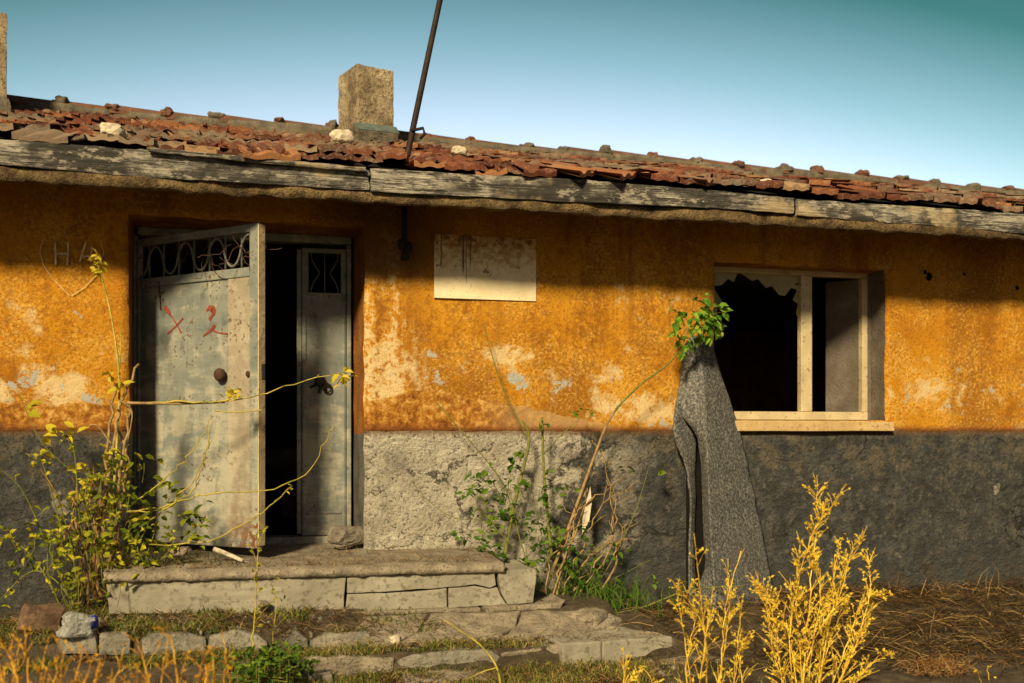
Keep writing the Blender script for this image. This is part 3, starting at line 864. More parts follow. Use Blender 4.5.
# door frame ---------------------------------------------------------------
YD = .40
def px_at(px, Y): return wp(px, 432, Y).x
ZL = 2.0
fx0, fx1 = RX0 + .012, wp(351, 432, .40).x
hx = px_at(136, YD)                       # hinge line of the wide leaf
nx0, nx1 = px_at(302, YD), px_at(346, YD) # narrow leaf
dp = mat_doorpaint(px_at(258, -.36))
dp2 = mat_doorpaint(None)
m = MB()
m.box((fx0, YD - .03, DZ0), (hx - .012, YD + .07, ZL + .03)); m.box((nx1 + .004, YD - .025, DZ0), (fx1, YD + .07, ZL + .03)); m.box((fx0, YD - .028, ZL + .034), (fx1, YD + .068, DZ1 + .002))
m.box((fx0 + .001, YD - .06, DZ0 - .09), (fx1 - .001, TH + .01, DZ0 + .025))
bevel(m.build('door_frame', dp2, house), .006)
# wide leaf, standing open towards the viewer
F_ = wp(261, 432, -.36); H_ = Vector((hx, YD, 0)); F_ = Vector((F_.x, F_.y, 0))
Lv = F_ - H_; LW = Lv.length; Lu = Lv.normalized(); Nu = Vector((Lu.y, -Lu.x, 0))   # Nu faces the viewer
DM = Matrix(((Lu.x, Nu.x, 0, H_.x), (Lu.y, Nu.y, 0, H_.y), (0, 0, 1, 0), (0, 0, 0, 1)))
# local: s along the leaf, n outwards, z up
zb, zg, zt2 = -.035, 1.70, 2.0
dr = .006  # the free edge hangs slightly lower
Sh = Matrix.Identity(4); Sh[2][0] = dr / LW
DM = DM @ Sh
m = MB()
m.box((.045, -.004, zb + .05), (LW - .075, .004, zg - .03), DM)
leaf = m.build('door_leaf', dp, house)
tag(leaf, 'wide grey metal leaf standing open, with red scrawl and rusted corner')
m = MB()
for a, b in (((0, -.02, zb), (.05, .02, zt2)), ((LW - .08, -.019, zb), (LW, .019, zt2)), ((.052, -.018, zb), (LW - .082, .018, zb + .055)), ((.052, -.018, zt2 - .05), (LW - .082, .018, zt2)), ((.052, -.018, zg - .03), (LW - .082, .018, zg + .03))):
    m.box(a, b, DM)
bevel(m.build('stile_and_rail', dp, leaf), .006)
m = MB()
m.box((LW - .265, -.012, zb + .056), (LW - .081, .010, zg - .031), DM)  # paler strip of the leaf beside its free edge
m.build('pale_strip', M['pinkp'], leaf)
m = MB()
m.box((LW - .002, -.03, zb + .02), (LW + .006, .026, zt2 - .01), DM)
m.build('edge_strip', M['wframe'], leaf)
# wrought grille
m = MB()
g0, g1 = .06, LW - .09
nb = 7
def DP(s, n, z): return DM @ Vector((s, n, z))
for i in range(nb):
    s = g0 + (g1 - g0) * (i + .5) / nb
    m.tube([DP(s, 0, zg + .02), DP(s, 0, zt2 - .04)], .0075, n=6)
pts = []
zc, za = (zg + zt2 - .02) / 2, (zt2 - zg) / 2 - .055
for i in range(81):
    q = i / 80
    a = math.sin(2 * math.pi * q * 3.5 - math.pi / 2)
    pts.append(DP(g0 + (g1 - g0) * q, .010, zc + za * math.copysign(abs(a) ** .6, a)))
m.tube(pts, .0085, n=6)
m.build('grille', M['grille'], leaf, True)
m = MB()
random.seed(3)
for i in range(16):                                         # snagged wire
    s = random.uniform(.55, .95) * LW if i < 12 else random.uniform(.3, .6) * LW
    s = min(s, g1 - .02)
    p = DP(s, .02, random.uniform(zg + .03, zt2 - .09)); pp = [p]
    d = Vector((random.uniform(-1, 1), -.1, random.uniform(-1, 1)))
    for k in range(7):
        d = (d + Vector((random.uniform(-.9, .9), random.uniform(-.2, .2), random.uniform(-.9, .9)))).normalized()
        p = p + d * .035; p.z = min(max(p.z, zg - .02), zt2 - .06); pp.append(p.copy())
    m.tube(pp, .0028, n=4)
m.build('tangled_wire', M['rust'], leaf)
m = MB(); m.tube([DP(.24, .022, zg), DP(.242, .014, zg - .10), DP(.245, .012, zg - .19)], .004, n=5)
m.build('hanging_wire', M['rust'], leaf)
def leafpos(px, py, n=.0):
    """point on the open leaf under a picture position"""
    d = ray(px, py); o = Vector((0, -CAM_D, CAM_H))
    t = (H_ - o).dot(Nu) / d.dot(Nu)
    return o + d * t + Nu * n
def blob_knob(mb, c, axis, r, dep):
    prof = [(0.0, .55), (.25, .55), (.35, 1.0), (.65, 1.08), (.9, .85), (1.0, .35)]
    a1 = axis.orthogonal().normalized(); a2 = axis.cross(a1); n = 14; V = []; F = []
    for h, k in prof:
        for i in range(n):
            a = 2 * math.pi * i / n; V.append(c + axis * (h * dep) + a1 * (math.cos(a) * r * k) + a2 * (math.sin(a) * r * k))
    for j in range(len(prof) - 1):
        for i in range(n): F.append((j*n + i, j*n + (i+1) % n, (j+1)*n + (i+1) % n, (j+1)*n + i))
    F.append(tuple((len(prof)-1)*n + i for i in range(n)))
    mb.add(V, F, .5)
m = MB(); blob_knob(m, leafpos(224, 375, .004), Nu, .040, .06); m.build('door_knob', M['rust'], leaf, True)
m = MB(); blob_knob(m, leafpos(250, 374, .012), Nu, .018, .012); m.build('keyhole_plate', M['rust'], leaf, True)
m = MB(); q = leafpos(265, 372, .012); m.box((q.x - .012, q.y - .014, q.z - .05), (q.x + .010, q.y + .012, q.z + .05)); bevel(m.build('latch', M['iron'], leaf), .004)
def ribbon(mb, pts, wds, Nn, th=.002, proj=leafpos, base=.006):
    P = [proj(px, py, base) for px, py in pts]
    L = []; R = []
    for i, p in enumerate(P):
        t = (P[min(i+1, len(P)-1)] - P[max(i-1, 0)]).normalized(); s = t.cross(Nn).normalized()
        wdt = wds[i] if isinstance(wds, (list, tuple)) else wds
        jit = 1 + .5 * nz(i * 1.7, p.x * 9, p.z * 9)
        L.append(p + s * wdt * .5 * jit); R.append(p - s * wdt * .5 * jit)
    n = len(P); V = [v for v in L] + [v for v in R] + [v + Nn * th for v in L] + [v + Nn * th for v in R]; F = []
    for i in range(n - 1):
        F.append((2*n + i, 2*n + i + 1, 3*n + i + 1, 3*n + i)); F.append((i, 2*n + i, 2*n + i + 1, i + 1)); F.append((n + i, n + i + 1, 3*n + i + 1, 3*n + i))
    mb.add(V, F, .5)
def dens(pts, k=6):
    out = []
    for a, b in zip(pts, pts[1:]):
        for i in range(k): out.append((a[0] + (b[0]-a[0])*i/k, a[1] + (b[1]-a[1])*i/k))
    return out + [pts[-1]]
SCR = [[([(165, 307), (170, 313), (176, 322), (182, 333)], [.032] * 7 + [.010] * 12), ([(184, 318), (177, 326), (168, 334)], .014)],
       [([(207, 311), (210, 308), (214, 309), (214, 314), (210, 320)], [.014] * 6 + [.036] * 13 + [.022] * 6)],
       [([(216, 325), (211, 331), (204, 336)], [.022] * 7 + [.014] * 6), ([(212, 330), (220, 333), (229, 334), (233, 335)], .010)],
       [([(231, 305), (234, 309), (235, 313)], .016)], [([(230, 336), (234, 333)], .024)]]
for grp in SCR:
    m = MB()
    for pts, wd in grp: ribbon(m, dens(pts), wd, Nu)
    m.build('red_scrawl', M['redp'], leaf)
# narrow leaf, closed
m = MB()
gz0, gz1 = wallz(325, 293, YD), wallz(325, 253, YD)
ga, gb = px_at(308.5, YD), px_at(341, YD)
m.box((nx0, YD, DZ0 + .03), (ga, YD + .035, ZL)); m.box((gb, YD, DZ0 + .03), (nx1, YD + .035, ZL))
m.box((ga, YD + .001, DZ0 + .03), (gb, YD + .034, gz0)); m.box((ga, YD + .001, gz1), (gb, YD + .034, ZL))
nleaf = m.build('narrow_leaf', dp2, house)
m = MB()
m.box((nx0 - .035, YD + .012, DZ0 + .04), (nx0 - .003, YD + .045, ZL - .01)); m.box((nx0 + .006, YD - .010, DZ0 + .05), (nx0 + .028, YD - .001, ZL - .02))
m.box((nx1 - .030, YD - .009, DZ0 + .05), (nx1 - .008, YD - .001, ZL - .02)); m.box((nx0 + .03, YD - .008, DZ0 + .18), (nx1 - .032, YD - .001, DZ0 + .20))
m.box((ga - .018, YD - .009, gz0 - .018), (gb + .018, YD - .001, gz0)); m.box((ga - .018, YD - .0085, gz1), (gb + .018, YD - .001, gz1 + .018))
bevel(m.build('moulding', dp2, nleaf), .003)
m = MB()
xc = (ga + gb) / 2; hw = (gb - ga) / 2
m.tube([(xc, YD + .01, gz0), (xc, YD + .01, gz1)], .005)
for s in (-1, 1):
    pp = []
    for i in range(25):
        q = i / 24
        pp.append((xc + s * hw * (.28 + .62 * (.5 - .5 * math.cos(2 * math.pi * q)) if q > .0 else xc + s * hw * .28), YD + .012, gz0 + (gz1 - gz0) * q))
    m.tube([(xc + s * hw * (.85 - .55 * math.sin(math.pi * i / 24) ** 2 if False else (.30 + .55 * abs(math.cos(math.pi * i / 24)))), YD + .012, gz0 + (gz1 - gz0) * i / 24) for i in range(25)], .005)
m.build('grille', M['grille'], nleaf, True)
m = MB()
kc = wp(320, 381, YD - .005); blob_knob(m, kc, Vector((0, -1, 0)), .036, .035)
for a in (215, 262, 300, 335):
    ar = rad(a); e = kc + Vector((math.cos(ar) * .085, -.012, math.sin(ar) * .085))
    pts = [kc + Vector((0, -.01, 0)), kc.lerp(e, .5) + Vector((.006, -.006, 0)), e]
    m.tube(pts, .011, .008)
lp = [kc + Vector((.05 + .028 * math.cos(i * .7), -.015, -.055 + .026 * math.sin(i * .7))) for i in range(10)]
m.tube(lp, .006)
m.build('wrought_handle', M['iron'], nleaf, True)

bs = MB(); bc_ = wp(291, 449, 1.55); V = []; F = []; n = 24; prof = [(.26, 0), (.28, .012), (.29, -.01), (.27, -.09), (.17, -.17), (.08, -.19), (.08, -.55)]
for r_, h_ in prof:
    for i in range(n): V.append(bc_ + Vector((r_ * math.cos(i * 2 * math.pi / n), r_ * .8 * math.sin(i * 2 * math.pi / n), h_)))
for j in range(len(prof) - 1):
    for i in range(n): F.append((j*n + (i+1) % n, j*n + i, (j+1)*n + i, (j+1)*n + (i+1) % n))
bs.add(V, F, .5)
tag(bs.build('basin', M['reveal'], None, True), 'dim rounded basin on a stand inside the dark doorway', 'basin')

# window -------------------------------------------------------------------
YW = .20
m = MB()
wx0, wx1 = px_at(712, YW), px_at(868, YW); wz0, wz1 = wallz(800, 420, YW), wallz(800, 268, YW)
wx0 = min(wx0, WX0 + .0)
fw = .062
m.box((WX0 - .012, YW, wz0), (wx1, YW + .06, wz0 + .065)); m.box((WX0 - .012, YW, wz1 - .055), (wx1, YW + .06, wz1))
m.box((WX0 - .012, YW + .001, wz0 + .065), (WX0 + .015, YW + .059, wz1 - .055)); m.box((wx1 - .05, YW + .001, wz0 + .065), (wx1 - .001, YW + .059, wz1 - .055))
mx0, mx1 = px_at(801, YW), px_at(812, YW)
win = bevel(m.build('window', M['wframe'], house), .006)
m = MB(); m.box((mx0, YW - .004, wz0 + .066), (mx1, YW + .056, wz1 - .056)); bevel(m.build('mullion', M['wframe'], win), .005)
m = MB(); m.box((wx1 + .002, YW + .01, wz0 - .01), (WX1 + .01, YW + .05, wz1 + .01)); m.build('frame_packing', M['reveal'], win)
# inner casement folded back on the right
m = MB()
ix0, ix1 = px_at(838, YW + .10), px_at(860, YW + .10)
Rc = Matrix.Translation((wx1 - .03, YW + .062, 0)) @ Matrix.Rotation(rad(118), 4, 'Z')
m.box((0, -.012, wz0 + .05), (.30, .012, wz1 - .05), Rc)
bevel(m.build('casement', M['reveal'], win), .005)
def shard(poly):
    P = [wp(px, py, YW + .028) for px, py in poly]
    mb = MB(); mb.prism(P, (0, .005, 0)); return mb.build('glass_shard', M['glass'], win)
shard([(714, 268), (806, 268), (806, 284), (798, 282), (791, 288), (785, 296), (779, 295), (772, 286), (766, 288), (758, 279), (752, 281), (745, 276), (738, 272), (734, 282), (728, 279), (722, 285), (715, 286)])
shard([(803, 283), (803, 335), (800, 320), (796, 313), (798, 304), (793, 300), (797, 290), (789, 287)])
shard([(714, 288), (722, 301), (718, 306), (716, 320), (714, 330)])
m = MB()
sa, sb = wallx(731, -.06), wallx(893, -.06)
poly = [wp(728, 420.5, -.07), wp(894, 422, -.07), wp(895, 431, -.07), wp(728, 431, -.07)]
rough_block(poly, (0, .075, 0), .004, 3, .006, 5).build('sill', M['sill'], win)
m = MB(); m.box((WX0 + .01, .006, WZ0 - .035), (WX1 - .01, YW + .05, WZ0 + .004)); m.build('sill_bed', M['sill'], win)

# scratched letters and old heart outline on the wall left of the door
def wallpos(px, py, n): return wp(px, py, 0) + Vector((0, -n, 0))
WN = Vector((0, -1, 0))
m = MB()
for pts in ([(55.5, 243), (56, 265)], [(68.5, 243), (67.5, 265)], [(56, 254), (68, 254)], [(86, 243), (80, 262)], [(81, 257), (93, 256)], [(92, 247), (91, 262)]):
    ribbon(m, dens(pts, 8), .010, WN, .002, wallpos, .009)
m.build('scratched_letters', M['chalk'], house)
m = MB()
for pts in ([(43, 240), (40, 253), (44, 266), (54, 280), (70, 296)], [(100, 240), (104, 252), (97, 275), (84, 288), (72, 296)]):
    ribbon(m, dens(pts, 8), .0035, WN, .0015, wallpos, .009)
m.build('scratched_curve', M['chalk'], house)
# holes knocked in the plaster on the right
for px, py, r in ((929, 277, .035), (925, 272, .022), (1017, 288, .02), (964, 274, .014)):
    m = MB(); c = wp(px, py, -.004); n = 11; V = [c] + [c + Vector((math.cos(i*6.283/n) * r * random.uniform(.6, 1.1), -.002, math.sin(i*6.283/n) * r * random.uniform(.8, 1.4))) for i in range(n)]
    V[0] = c + Vector((0, -.003, 0))
    m.add(V, [(0, (i+1) % n + 1, i + 1) for i in range(n)], .5); m.build('plaster_hole', M['void'], house)

# ------------------------------------------------------------------ entrance steps
steps = thing('entrance_steps', wp(320, 600, -.6), 'cracked pale stone doorstep with crumbling landing slab and two worn lower treads', 'steps')
# landing slab: strip of screed with a chewed front edge
x0, x1 = px_at(104, -.62), px_at(503, -.62)
m = MB(); V = []; F = []; nxs = 110; prof = [(.42, -.055), (.2, -.060), (0, -.068), (-.2, -.074), (-.4, -.080), (-.55, -.085), (-.655, -.095), (-.69, -.115), (-.69, -.138), (-.655, -.160), (-.5, -.17)]
for i in range(nxs + 1):
    x = x0 + (x1 - x0) * i / nxs
    tilt = -.012 - .022 * i / nxs
    for k, (y, z) in enumerate(prof):
        fr = max(0, (k - 3) / 7)
        xx = min(max(x, RX0 - .6 if k > 2 else RX0 + .01), x1 if k > 2 else 9)
        if k <= 1: xx = min(max(x, RX0 + .012), RX1 - .012)
        V.append((xx + (.02 * nz(y * 9, z * 20, i, 3) if i in (0, nxs) else 0), y + fr * (.034 * nz(x, k, 0, 4) + .026 * nz(x, k, 2, 16) + .014 * nz(x, k, 4, 45)), z + tilt + .007 * nz(x, y, 0, 5) + .004 * nz(x, y, 0, 24)))
P_ = len(prof)
for i in range(nxs):
    for k in range(P_ - 1):
        a = i*P_ + k; F.append((a, a + 1, a + P_ + 1, a + P_))
F.append(tuple(range(P_))[::-1]); F.append(tuple(nxs*P_ + k for k in range(P_)))
m.add(V, F, .5); m.build('landing_slab', M['slab'], steps, True)
YS = -.655
def stone(poly, Y, dep, name='riser_block', mat='riser', jit=.005, bev=.005, seed=0, parent=None):
    P = [wp(px, py, Y) for px, py in poly]
    return rough_block(P, (0, dep, 0), jit, 3, bev, seed).build(name, M[mat], parent if parent is not None else steps)
stone([(107, 582), (140, 580), (345.5, 577), (343.5, 612), (230, 613), (109, 614)], YS, .34, seed=1)
stone([(347.5, 577), (425, 574), (495, 571.5), (496, 585), (490, 588), (475, 585), (448, 587), (400, 591), (347, 593)], YS, .34, seed=2)
stone([(347, 594.5), (400, 592.5), (446.5, 588.5), (447, 608), (400, 610), (345.5, 612)], YS, .34, seed=3)
stone([(448.5, 588.3), (475, 586.3), (490, 589.3), (497, 587), (500, 594), (506, 605), (480, 606), (448.6, 608)], YS, .34, seed=4)
stone([(498, 571.2), (517, 570), (537, 570), (536, 580), (533, 603), (508, 604.6), (502, 594), (499, 584)], YS, .60, seed=5)
# rubble core under the slab
m = MB(); m.box((px_at(118, -.5), -.48, -.7), (px_at(515, -.5), -.025, -.205)); m.build('rubble_core', M['rock'], steps)
# thin course below
stone([(345, 613), (430, 609), (480, 607.5), (482, 612), (420, 615), (350, 619)], -.70, .3, 'lower_course', 'slab', .006, .008, 6)
stone([(484, 607), (520, 606), (560, 603.5), (565, 600), (560, 609), (520, 611), (486, 613)], -.70, .3, 'lower_course', 'slab', .006, .008, 7)
# middle tread stones
YM = -.95
for i, poly in enumerate([[(58, 640), (66, 634), (95, 634), (97, 655), (60, 655)], [(98, 635), (128, 633), (131, 640), (130, 655), (98, 656)], [(140, 641), (150, 634), (185, 633), (205, 638), (207, 655), (142, 656)], [(209, 637), (235, 631), (258, 634), (268, 642), (266, 652), (210, 654)], [(285, 641), (297, 630), (308, 639), (309, 648), (286, 648)], [(311, 641), (325, 634), (370, 633), (371, 645), (312, 648)]]):
    stone(poly, YM, .22, 'tread_stone', 'stone', .012, .018, 20 + i)
def tread(pts, seed, th=.10, mat='slab'):
    """sloping broken slab; corners given as (px, py, y)"""
    return rough_block([wp(*p) for p in pts], (0, 0, -th), .012, 3, .012, seed).build('tread_slab', M[mat], steps)
stone([(296, 661), (345, 656), (394, 658), (395, 678), (298, 682)], YM - .26, .25, 'tread_stone', 'slab', .014, .014, 61)
stone([(404, 681), (470, 678), (520, 679), (560, 676), (562, 692), (404, 694)], -1.42, .25, 'tread_stone', 'slab', .014, .014, 62)
tread([(352, 617, -.72), (428, 613, -.72), (418, 631, -.90), (396, 642, -1.0), (312, 649, -1.02), (318, 640, -.93)], 31)
tread([(431, 613, -.72), (520, 610.5, -.72), (515, 624, -.87), (498, 637, -1.0), (399, 642, -1.0), (421, 631, -.90)], 32)
tread([(523, 610.5, -.72), (600, 609, -.72), (622, 618, -.80), (580, 632, -.98), (501, 637, -1.0), (518, 624, -.87)], 33)
# lowest tread
YL = -1.2
stone([(397, 662), (412, 655), (440, 651), (492, 650), (500, 656), (497, 676), (400, 680)], YL, .3, 'tread_stone', 'stone', .012, .014, 40)
stone([(500, 652), (560, 645), (600, 643), (600, 662), (560, 668), (502, 672)], YL + .01, .3, 'tread_stone', 'slab', .012, .014, 44)
# right corner slab of the lowest tread: a cast slab with its own top
zt_ = -.535
A = gp(563, 644, zt_); B = gp(673, 636, zt_); C = gp(622, 626.5, zt_); D = gp(540, 634, zt_)
def flat_slab(P, h, seed, name='tread_slab', mat='riser', cut=None):
    return rough_block([Vector(p) for p in P], (0, 0, -h), .006, 3, .010, seed).build(name, M[mat], steps)
Mid = A.lerp(B, .345); MidC = D.lerp(C, .5)
flat_slab([A, Mid - Vector((.004, 0, 0)), MidC - Vector((.004, 0, 0)), D], .15, 51)
flat_slab([Mid + Vector((.004, 0, 0)), B, C, MidC + Vector((.004, 0, 0))], .15, 52)
stone([(308, 676), (333, 675), (334, 688), (308, 688)], -1.32, .2, 'tread_stone', 'riser', .008, .01, 53)
stone([(650, 668), (700, 660), (760, 664), (762, 676), (650, 680)], -1.35, .3, 'tread_stone', 'slab', .012, .014, 54)

# ------------------------------------------------------------------ smaller things on the house
pl = wall_sheet(wallx(434), wallx(535.5), wallz(480, 299.5), wallz(480, 236.5), -.014, [], .03, .006, .002, .02, 3)
# bottom edge slopes like the photographed one
tag(pl.build('wall_plaque', M['plaque']), 'blank cream whitewashed panel with rusty drips high on the ochre wall', 'panel')
# leaning pole through the eave
pole = thing('leaning_pole', wp(409, 150, -.35), 'dark thin rusty metal pole leaning above the eave beside the chimney', 'pole')
m = MB()
pa = wp(408, 152, -.15); pb = wp(440, 0, -.15)
m.tube([pa - (pb - pa) * .10, pa, pa.lerp(pb, .5), pb, pa + (pb - pa) * 2.2], .022, .019, 10); m.build('shaft', M['polem'], pole, True)
m = MB(); q = wp(415.5, 131, -.17); m.tube([q + Vector((-.03, 0, 0)), q + Vector((.05, -.01, .02)), q + Vector((.06, -.01, -.02)), q + Vector((.03, 0, -.05))], .011); m.build('hook', M['iron'], pole, True)
br = thing('cable_bracket', wp(404, 248, -.06), 'dark iron bracket with insulators under the eave right of the doorway', 'bracket')
m = MB(); a, b = wp(402, 205, -.08), wp(407, 247, -.08); m.box((a.x, -.10, b.z), (b.x, -.06, 2.25)); bevel(m.build('bar', M['iron'], br), .004)
m = MB()
for px, py, r in ((402, 244, .030), (408, 248, .034), (405, 256, .028)):
    q = rock(wp(px, py, -.085), r, px, (1, 1, 1.2), 0, 2); m.add(q.v, q.f)
m.build('insulator', M['iron'], br, True)

# loose tiles and rubble on the roof edge
def loose(px, py, y, yaw, pitch, label, rnd, lift=.05, w=.24):
    p = wp(px, py, y); mb = MB(); random.seed(px)
    tile_mesh(mb, p.x, y, w=w, L=.32, yaw=yaw, lift=p.z - roof_z(y, p.x), pitch=pitch, rnd=rnd)
    return tag(mb.build('loose_tile', M['tile']), label, 'roof tile', 'loose roof tiles')
loose(272, 158, -.65, .10, .13, 'orange roof tile slipped onto the top edge of the left eave board', .90, w=.34)
loose(40, 140, -.60, -.08, .13, 'red roof tile lifted over the dark gap at the far left of the eave', .70, w=.30)
loose(540, 175, -.63, .2, .2, 'stubby brown roof tile standing on the eave board left of two slanting tiles', .35)
loose(588, 175, -.62, .8, .10, 'orange roof tile lying slanted, nearer of the pair above the white panel', .86, .08)
loose(628, 178, -.62, .8, .10, 'orange roof tile lying slanted, farther of the pair right of the white panel', .80, .08)
loose(712, 184, -.58, .8, .08, 'red roof tile turned sideways above the broken window pane', .65, .08)
for px, py, y, r, lab in ((459, 152, .10, .045, 'rounded white stone lying on the tiles right of the pole'), (113, 132, -.2, .06, 'flat pale cream rubble piece on the tiles above the door leaf'), (342, 138, .9, .07, 'pale mortar lump beside the foot of the chimney'), (766, 183, -.3, .035, 'small pale stone on the tiles above the window')):
    p = wp(px, py, y); tag(rock(p, r, px, (1.3, 1, .8), .4, 3).build('roof_rubble', M['pale'], smooth=False), lab, 'rubble', 'pale rubble lying on the roof')

# ------------------------------------------------------------------ grey felt mat draped against the wall
def felt_mat():
    # each sheet: rows of (py, px_left, depth_left, px_right, depth_right), depth = distance off the wall
    A = [(336, 691, 0.05, 699, 0.09), (345, 684, 0.06, 702, 0.14), (365, 682, 0.07, 703, 0.18), (385, 679, 0.09, 704, 0.21), (402, 676, 0.11, 705, 0.24), (410, 677, 0.13, 705.5, 0.25), (418, 683, 0.15, 706, 0.26), (428, 692, 0.17, 706, 0.27), (440, 698, 0.18, 706.5, 0.29), (470, 701, 0.19, 708, 0.32), (500, 702, 0.2, 709, 0.34), (540, 703, 0.21, 711, 0.36), (558, 705, 0.22, 712, 0.37), (570, 704, 0.22, 713, 0.38), (585, 698, 0.21, 714, 0.39), (612, 692, 0.2, 715, 0.4)]
    B = [(336, 699, 0.09, 704, 0.05), (345, 702, 0.14, 713, 0.04), (365, 703, 0.18, 718, 0.04), (385, 704, 0.21, 725, 0.05), (402, 705, 0.24, 731, 0.05), (410, 705.5, 0.25, 733, 0.05), (418, 706, 0.26, 736, 0.05), (428, 706, 0.27, 739, 0.05), (440, 706.5, 0.29, 743, 0.06), (470, 708, 0.32, 749, 0.06), (500, 709, 0.34, 756, 0.07), (540, 711, 0.36, 764, 0.08), (558, 712, 0.37, 768, 0.08), (570, 713, 0.38, 770, 0.08), (585, 714, 0.39, 773, 0.08), (612, 715, 0.4, 778, 0.08)]
    Cc = [(400, 677, .15, 690, .10), (416, 675, .16, 696, .10), (430, 673, .15, 698, .09), (445, 677, .14, 697, .07), (460, 684, .13, 696, .06), (475, 688.5, .13, 695.5, .06), (500, 691, .13, 696, .07), (530, 690.5, .13, 695, .07), (560, 690, .14, 695, .07), (590, 690, .15, 697, .08), (612, 690, .15, 700, .10)]
    m = MB()
    def sheet(rows, bulge, U, seed, edge=0.0):
        N = 70; V = []; F = []
        y0, y1 = rows[0][0], rows[-1][0]
        def at(py):
            for a, b in zip(rows, rows[1:]):
                if py <= b[0] + 1e-6:
                    k = max(0, (py - a[0]) / (b[0] - a[0])); k = k*k*(3 - 2*k) if b[0] - a[0] > 20 else k
                    return [a[i] + (b[i] - a[i]) * k for i in range(1, 5)]
            return rows[-1][1:]
        for j in range(N + 1):
            py = y0 + (y1 - y0) * j / N; l, dl, r, dr = at(py)
            for i in range(U + 1):
                u = i / U
                d = dl + (dr - dl) * u + bulge * math.sin(math.pi * u) + .012 * nz(u * 3 + seed, py / 40, 0, 1) * math.sin(math.pi * min(1, u + .2)) + .003 * nz(u * 20, py / 6, seed, 1)
                px = l + (r - l) * u + edge * .8 * nz(py / 7, seed, 0, 1) * (1 if i in (0, U) else 0)
                d = max(.02, d)
                p = wp(px, py, -d); V.append((p.x, -d, p.z))
        n = U + 1
        for j in range(N):
            for i in range(U):
                a = j*n + i; F.append((a, a + n, a + n + 1, a + 1))
        m.add(V, F, .5)
    sheet(A, .008, 14, 1); sheet(B, .012, 26, 5, 1); sheet(Cc, .006, 10, 9, 1)
    bm = bmesh.new()
    vs = [bm.verts.new(v) for v in m.v]
    for f in m.f: bm.faces.new([vs[i] for i in f])
    bmesh.ops.remove_doubles(bm, verts=bm.verts, dist=.004)
    bm.verts.index_update()
    m2 = MB(); m2.add([v.co.copy() for v in bm.verts], [tuple(v.index for v in f.verts) for f in bm.faces], .5); bm.free()
    o = m2.build('felt_mat', M['felt'], smooth=True)
    k = o.modifiers.new('thickness', 'SOLIDIFY'); k.thickness = .014; k.offset = -1
    tag(o, 'grey speckled felt mat draped upright in folds against the wall under the window corner', 'mat')
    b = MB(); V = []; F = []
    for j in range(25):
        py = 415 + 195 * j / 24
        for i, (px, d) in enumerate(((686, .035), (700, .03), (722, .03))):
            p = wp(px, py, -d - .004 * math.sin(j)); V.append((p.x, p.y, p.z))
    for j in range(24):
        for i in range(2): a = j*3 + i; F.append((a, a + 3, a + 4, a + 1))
    b.add(V, F, .5); b.build('cleft_shade_sheet', M['void'], o, True)  # near-black sheet that paints in the deep shade of the mat's cleft
felt_mat()

# ------------------------------------------------------------------ loose stones and litter on the ground
def put_rock(px, py, Y, r, sq, label, mat='rock', name='stone', group='stones lying about the steps', seed=None, sub=4):
    p = wp(px, py, Y)
    return tag(rock(p, r, seed or px, sq, random.uniform(0, 3), sub).build(name, M[mat]), label, name.replace('_', ' '), group)
random.seed(21)
put_rock(346, 537, .02, .085, (1.35, 1, .8), 'dark rough stone propping the foot of the narrow door leaf')
bk = wp(40, 612, -.75)
Rb = Matrix.Translation(bk) @ Matrix.Rotation(.45, 4, 'Z') @ Matrix.Rotation(.12, 4, 'Y')
tag(rough_block([Rb @ Vector(p) for p in ((-.11, -.06, -.10), (.09, -.07, -.10), (.11, .05, -.10), (-.10, .06, -.10))], Rb.to_3x3() @ Vector((.02, 0, .14)), .016, 3, .014, 3).build('broken_block', M['brickbit']), 'brown broken block under the shrub at the far left', 'broken block')
put_rock(588, 622, -.80, .10, (1.25, .9, .8), 'tan rubble stone on the right end of the middle tread', 'slab')
put_rock(612, 630, -.9, .04, (1.3, 1, .7), 'small tan stone on the corner slab of the lowest tread', 'slab')
put_rock(395, 640, -.98, .03, (1, 1, .9), 'tiny pinkish pebble on the middle tread behind the yellow blade', 'pale')
put_rock(262, 604, -.70, .03, (1.4, 1, .7), 'small brown stone at the foot of the long riser block', 'rock')
put_rock(180, 551, -.5, .035, (1.6, 1, .7), 'small tan stone on the landing before the wide door leaf', 'slab')
bag = thing('plastic_bottle', wp(80, 626, -.95), 'crumpled clear plastic bottle with blue label on the left tread stone', 'bottle')
q = rock(wp(78, 625, -.93), .082, 4, (1.1, .8, .72), .2, 3, .6); q.build('crumpled_body', M['bag'], bag)
q = rock(wp(93, 622, -.93), .032, 9, (.8, .8, 1.1), .2, 2, .5); q.build('blue_label', M['blue'], bag)
stick = MB(); stick.tube([wp(240, 562, -.42), wp(262, 567, -.45), wp(285, 566.5, -.42), wp(302, 566, -.38)], .011, .007, 7)
tag(stick.build('pale_stick', M['pale'], smooth=True), 'pale bare stick lying on the landing before the dark doorway', 'stick')
stick = MB(); stick.tube([wp(214, 549, -.4), wp(232, 556, -.45), wp(243, 561, -.5)], .016, .012, 7)
tag(stick.build('pale_stick', M['pale'], smooth=True), 'short thick pale stick at the rusted corner of the open door', 'stick')

